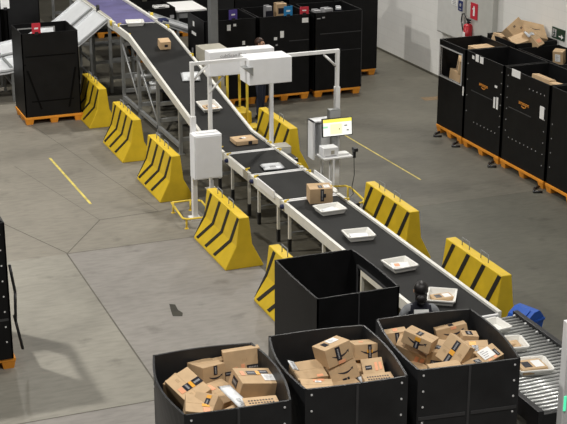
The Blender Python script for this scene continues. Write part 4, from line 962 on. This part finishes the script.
def person(label, loc, rz, arms, hair_m, top_m, sleeve_m, leg_m, bun, hs=1.0, badge=True, vest_m=None):
    """local frame: faces -y, feet on z = 0, about 1.66 m"""
    t = thing('person', label, 'person', loc, (0, 0, rz)); t.scale = (hs, hs, hs)
    J = {'pelvis': ((0, 0, .92), (.135, .095)), 'waist': ((0, 0, 1.06), (.115, .08)), 'chest': ((0, 0, 1.24), (.135, .095)), 'neckbase': ((0, .01, 1.38), (.06, .055)), 'neck': ((0, 0, 1.43), .047),
         'jaw': ((0, -.015, 1.49), (.058, .066)), 'face': ((0, -.008, 1.54), (.068, .085)), 'crown': ((0, .0, 1.605), (.062, .08)),
         'nose': ((0, -.105, 1.535), .009)}
    E = [('pelvis', 'waist'), ('waist', 'chest'), ('chest', 'neckbase'), ('neckbase', 'neck'), ('neck', 'jaw'), ('jaw', 'face'), ('face', 'crown'), ('face', 'nose')]
    for s, a in ((-1, arms[0]), (1, arms[1])):
        k = 'L' if s > 0 else 'R'
        J['sh'+k] = ((s*.155, .005, 1.33), .05); J['el'+k] = (a[0], .043); J['wr'+k] = (a[1], .028); J['palm'+k] = (a[2], (.034, .018))
        E += [('chest', 'sh'+k), ('sh'+k, 'el'+k), ('el'+k, 'wr'+k), ('wr'+k, 'palm'+k)]
        d = (V(a[2])-V(a[1])).normalized(); side = d.cross(V((0, 0, 1))); side = side.normalized() if side.length > .1 else V((0, 1, 0))
        for q in range(4):
            off = side*(q-1.5)*.019; L_ = (.055, .066, .07, .058)[q]
            p1 = V(a[2])+d*.03+off; p2 = p1+d*L_*.6; p3 = p2+(d+V((0, 0, -.8))).normalized()*L_*.6
            J[f'f{k}{q}a'] = (tuple(p1), .0095); J[f'f{k}{q}b'] = (tuple(p2), .0085); J[f'f{k}{q}c'] = (tuple(p3), .007)
            E += [('palm'+k, f'f{k}{q}a'), (f'f{k}{q}a', f'f{k}{q}b'), (f'f{k}{q}b', f'f{k}{q}c')]
        p1 = V(a[1])+d*.03-side*s*.03; p2 = p1+(d-side*s*.6).normalized()*.045
        J['t'+k+'a'] = (tuple(p1), .011); J['t'+k+'b'] = (tuple(p2), .009); E += [('wr'+k, 't'+k+'a'), ('t'+k+'a', 't'+k+'b')]
        J['hip'+k] = ((s*.085, 0, .86), .085); J['kn'+k] = ((s*.095, -.015, .48), .056); J['an'+k] = ((s*.1, .01, .09), .038); J['toe'+k] = ((s*.115, -.14, .03), (.036, .025))
        E += [('pelvis', 'hip'+k), ('hip'+k, 'kn'+k), ('kn'+k, 'an'+k), ('an'+k, 'toe'+k)]
    body = skinned('body', 'skin', J, E, 'pelvis', t)
    segs = [(a, b_, V(J[a][0]), V(J[b_][0]), max(J[a][1]) if isinstance(J[a][1], tuple) else J[a][1]) for a, b_ in E]
    def region(p):
        best = None
        for a, b_, p0, p1, r in segs:
            d = p1-p0; u = max(0, min(1, (p-p0).dot(d)/d.length_squared)); q = (p-(p0+d*u)).length/r
            if best is None or q < best[0]: best = (q, a, b_, u)
        _, a, b_, u = best
        if a[:3] == 'fL' or a[:3] == 'fR' or a[:4] == 'palm' or b_[:4] == 'palm' or a[:1] == 't' or b_[:2] in ('tL', 'tR'): return None
        if a[:2] == 'el': return 'sleeve' if u < .85 else None
        if a[:2] == 'sh': return 'sleeve'
        if a == 'chest' and b_[:2] == 'sh' and u > .8: return 'sleeve'
        if a in ('pelvis', 'waist', 'chest') and b_[:3] != 'hip': return 'shirt'
        if a == 'neckbase': return 'shirt' if u < .35 else None
        if a == 'pelvis' or a[:3] == 'hip' or a[:2] == 'kn': return 'trousers'
        return None
    me = body.data; regs = [region(v.co) for v in me.vertices]
    for nm, m_, off in (('shirt', top_m, .014), ('sleeve', sleeve_m, .012), ('trousers', leg_m, .013)):
        b = MB(); idx = {}
        for pl in me.polygons:
            rs = [regs[i_] for i_ in pl.vertices]
            if rs.count(nm) >= 1:
                vs = []
                for i_ in pl.vertices:
                    if i_ not in idx: idx[i_] = b.bm.verts.new(me.vertices[i_].co+me.vertices[i_].normal*off)
                    vs.append(idx[i_])
                fc = b.bm.faces.new(vs); fc.smooth = True
        if nm == 'sleeve':
            for sgn in (-1, 1):
                h_ = MB(); h_.bm = b.bm.copy()
                bmesh.ops.delete(h_.bm, geom=[v for v in h_.bm.verts if v.co.x*sgn < 0], context='VERTS')
                h_.build(nm, m_, t)
            b.bm.free()
        else: b.build(nm, m_, t)
    for s in (-1, 1):
        b = MB(); b.ball((s*.11, -.06, .045), .1, (.5, 1.35, .5)); b.bx(s*.11-.048, s*.11+.048, -.185, .07, 0, .025, bevel=.008); b.build('shoe', 'blackmetal', t)
    b = MB(); b.ball((0, .018, 1.575), .1, (.84, .98, .92), n=14)
    bmesh.ops.delete(b.bm, geom=[v for v in b.bm.verts if v.co.y < -.03 and v.co.z < 1.60], context='VERTS')
    if bun: b.ball((0, .10, 1.475), .062, (1, .85, 1), n=12); b.ball((0, .05, 1.5), .075, (.95, .8, 1), n=12)
    b.build('hair', hair_m, t)
    b = MB()
    for s in (-1, 1): b.ball((s*.028, -.083, 1.555), .011, n=8)
    b.build('eyes', 'eye', t)
    b = MB(); b.ball((0, -.081, 1.497), .02, (1, .35, .3), n=8); b.build('mouth', 'tapepink', t)
    for s in (-1, 1):
        b = MB(); b.ball((s*.078, .0, 1.54), .026, (.35, .7, 1), n=8); b.build('ear', 'skin', t)
    if vest_m:
        b = MB(); b.box((0, .098, 1.32), (.17, .05, .045), (.35, 0, 0)); b.build('back_print', vest_m, t)
    return t
person('woman seen from behind with dark hair in a bun, navy top and grey sleeves', (6.765, 12.88, 0), PI-.35, (((-.24, -.02, 1.10), (-.2, -.22, 1.03), (-.18, -.29, 1.03)), ((.24, -.02, 1.10), (.2, -.22, 1.03), (.18, -.29, 1.03))), 'hair', 'navy', 'greycloth', 'denim', True, .97, True, 'paper')
person('person in dark clothes standing behind the scanner box, brown hair just visible', (9.6, 25.5, 0), .9, (((-.25, -.02, 1.10), (-.2, -.2, .98), (-.17, -.26, .96)), ((.25, -.02, 1.10), (.2, -.2, .98), (.17, -.26, .96))), 'hairbrown', 'navy', 'navy', 'denim', False, .98)

# ------------------------------------------------------------------ light
def lamp(x, y, z, e, size=.45, col=(1, .965, .905)):
    ld = bpy.data.lights.new('high_bay_lamp', 'AREA'); ld.shape = 'DISK'; ld.size = size; ld.energy = e; ld.color = col
    o = bpy.data.objects.new('high_bay_lamp', ld); COL.objects.link(o); o.location = (x, y, z)
for x, y, e in ((-.5, 20.5, 1850), (9.2, 17.6, 680), (4.2, 30, 900), (3.5, 8.5, 720), (12.8, 27.5, 920), (-3, 12, 480), (12.0, 33, 250), (8, 8, 420)):
    lamp(x, y, 9.2, e*.60)
wd = bpy.data.worlds.new('World'); bpy.context.scene.world = wd; wd.use_nodes = True
bg = wd.node_tree.nodes['Background']; bg.inputs['Color'].default_value = (.95, .97, 1, 1); bg.inputs['Strength'].default_value = .06

# ------------------------------------------------------------------ camera
F_PX, PITCH, YAW = 1390.0, math.radians(19.308404954666397), math.radians(21.612101244498636)
cam = bpy.data.cameras.new('Camera'); co = bpy.data.objects.new('Camera', cam); COL.objects.link(co)
cam.sensor_width = 36; cam.lens = F_PX/567*36; cam.clip_end = 200; cam.clip_start = .1
Fv = V((math.sin(YAW)*math.cos(PITCH), math.cos(YAW)*math.cos(PITCH), -math.sin(PITCH)))
Rv = V((math.cos(YAW), -math.sin(YAW), 0)); Uv = Rv.cross(Fv)
co.matrix_world = Matrix(((Rv.x, Uv.x, -Fv.x, 0), (Rv.y, Uv.y, -Fv.y, 0), (Rv.z, Uv.z, -Fv.z, 7.5), (0, 0, 0, 1)))
sc_ = bpy.context.scene; sc_.camera = co
sc_.view_settings.view_transform = 'Standard'; sc_.view_settings.look = 'None'; sc_.view_settings.gamma = 1; sc_.view_settings.exposure = 0
sc_.view_settings.use_curve_mapping = False
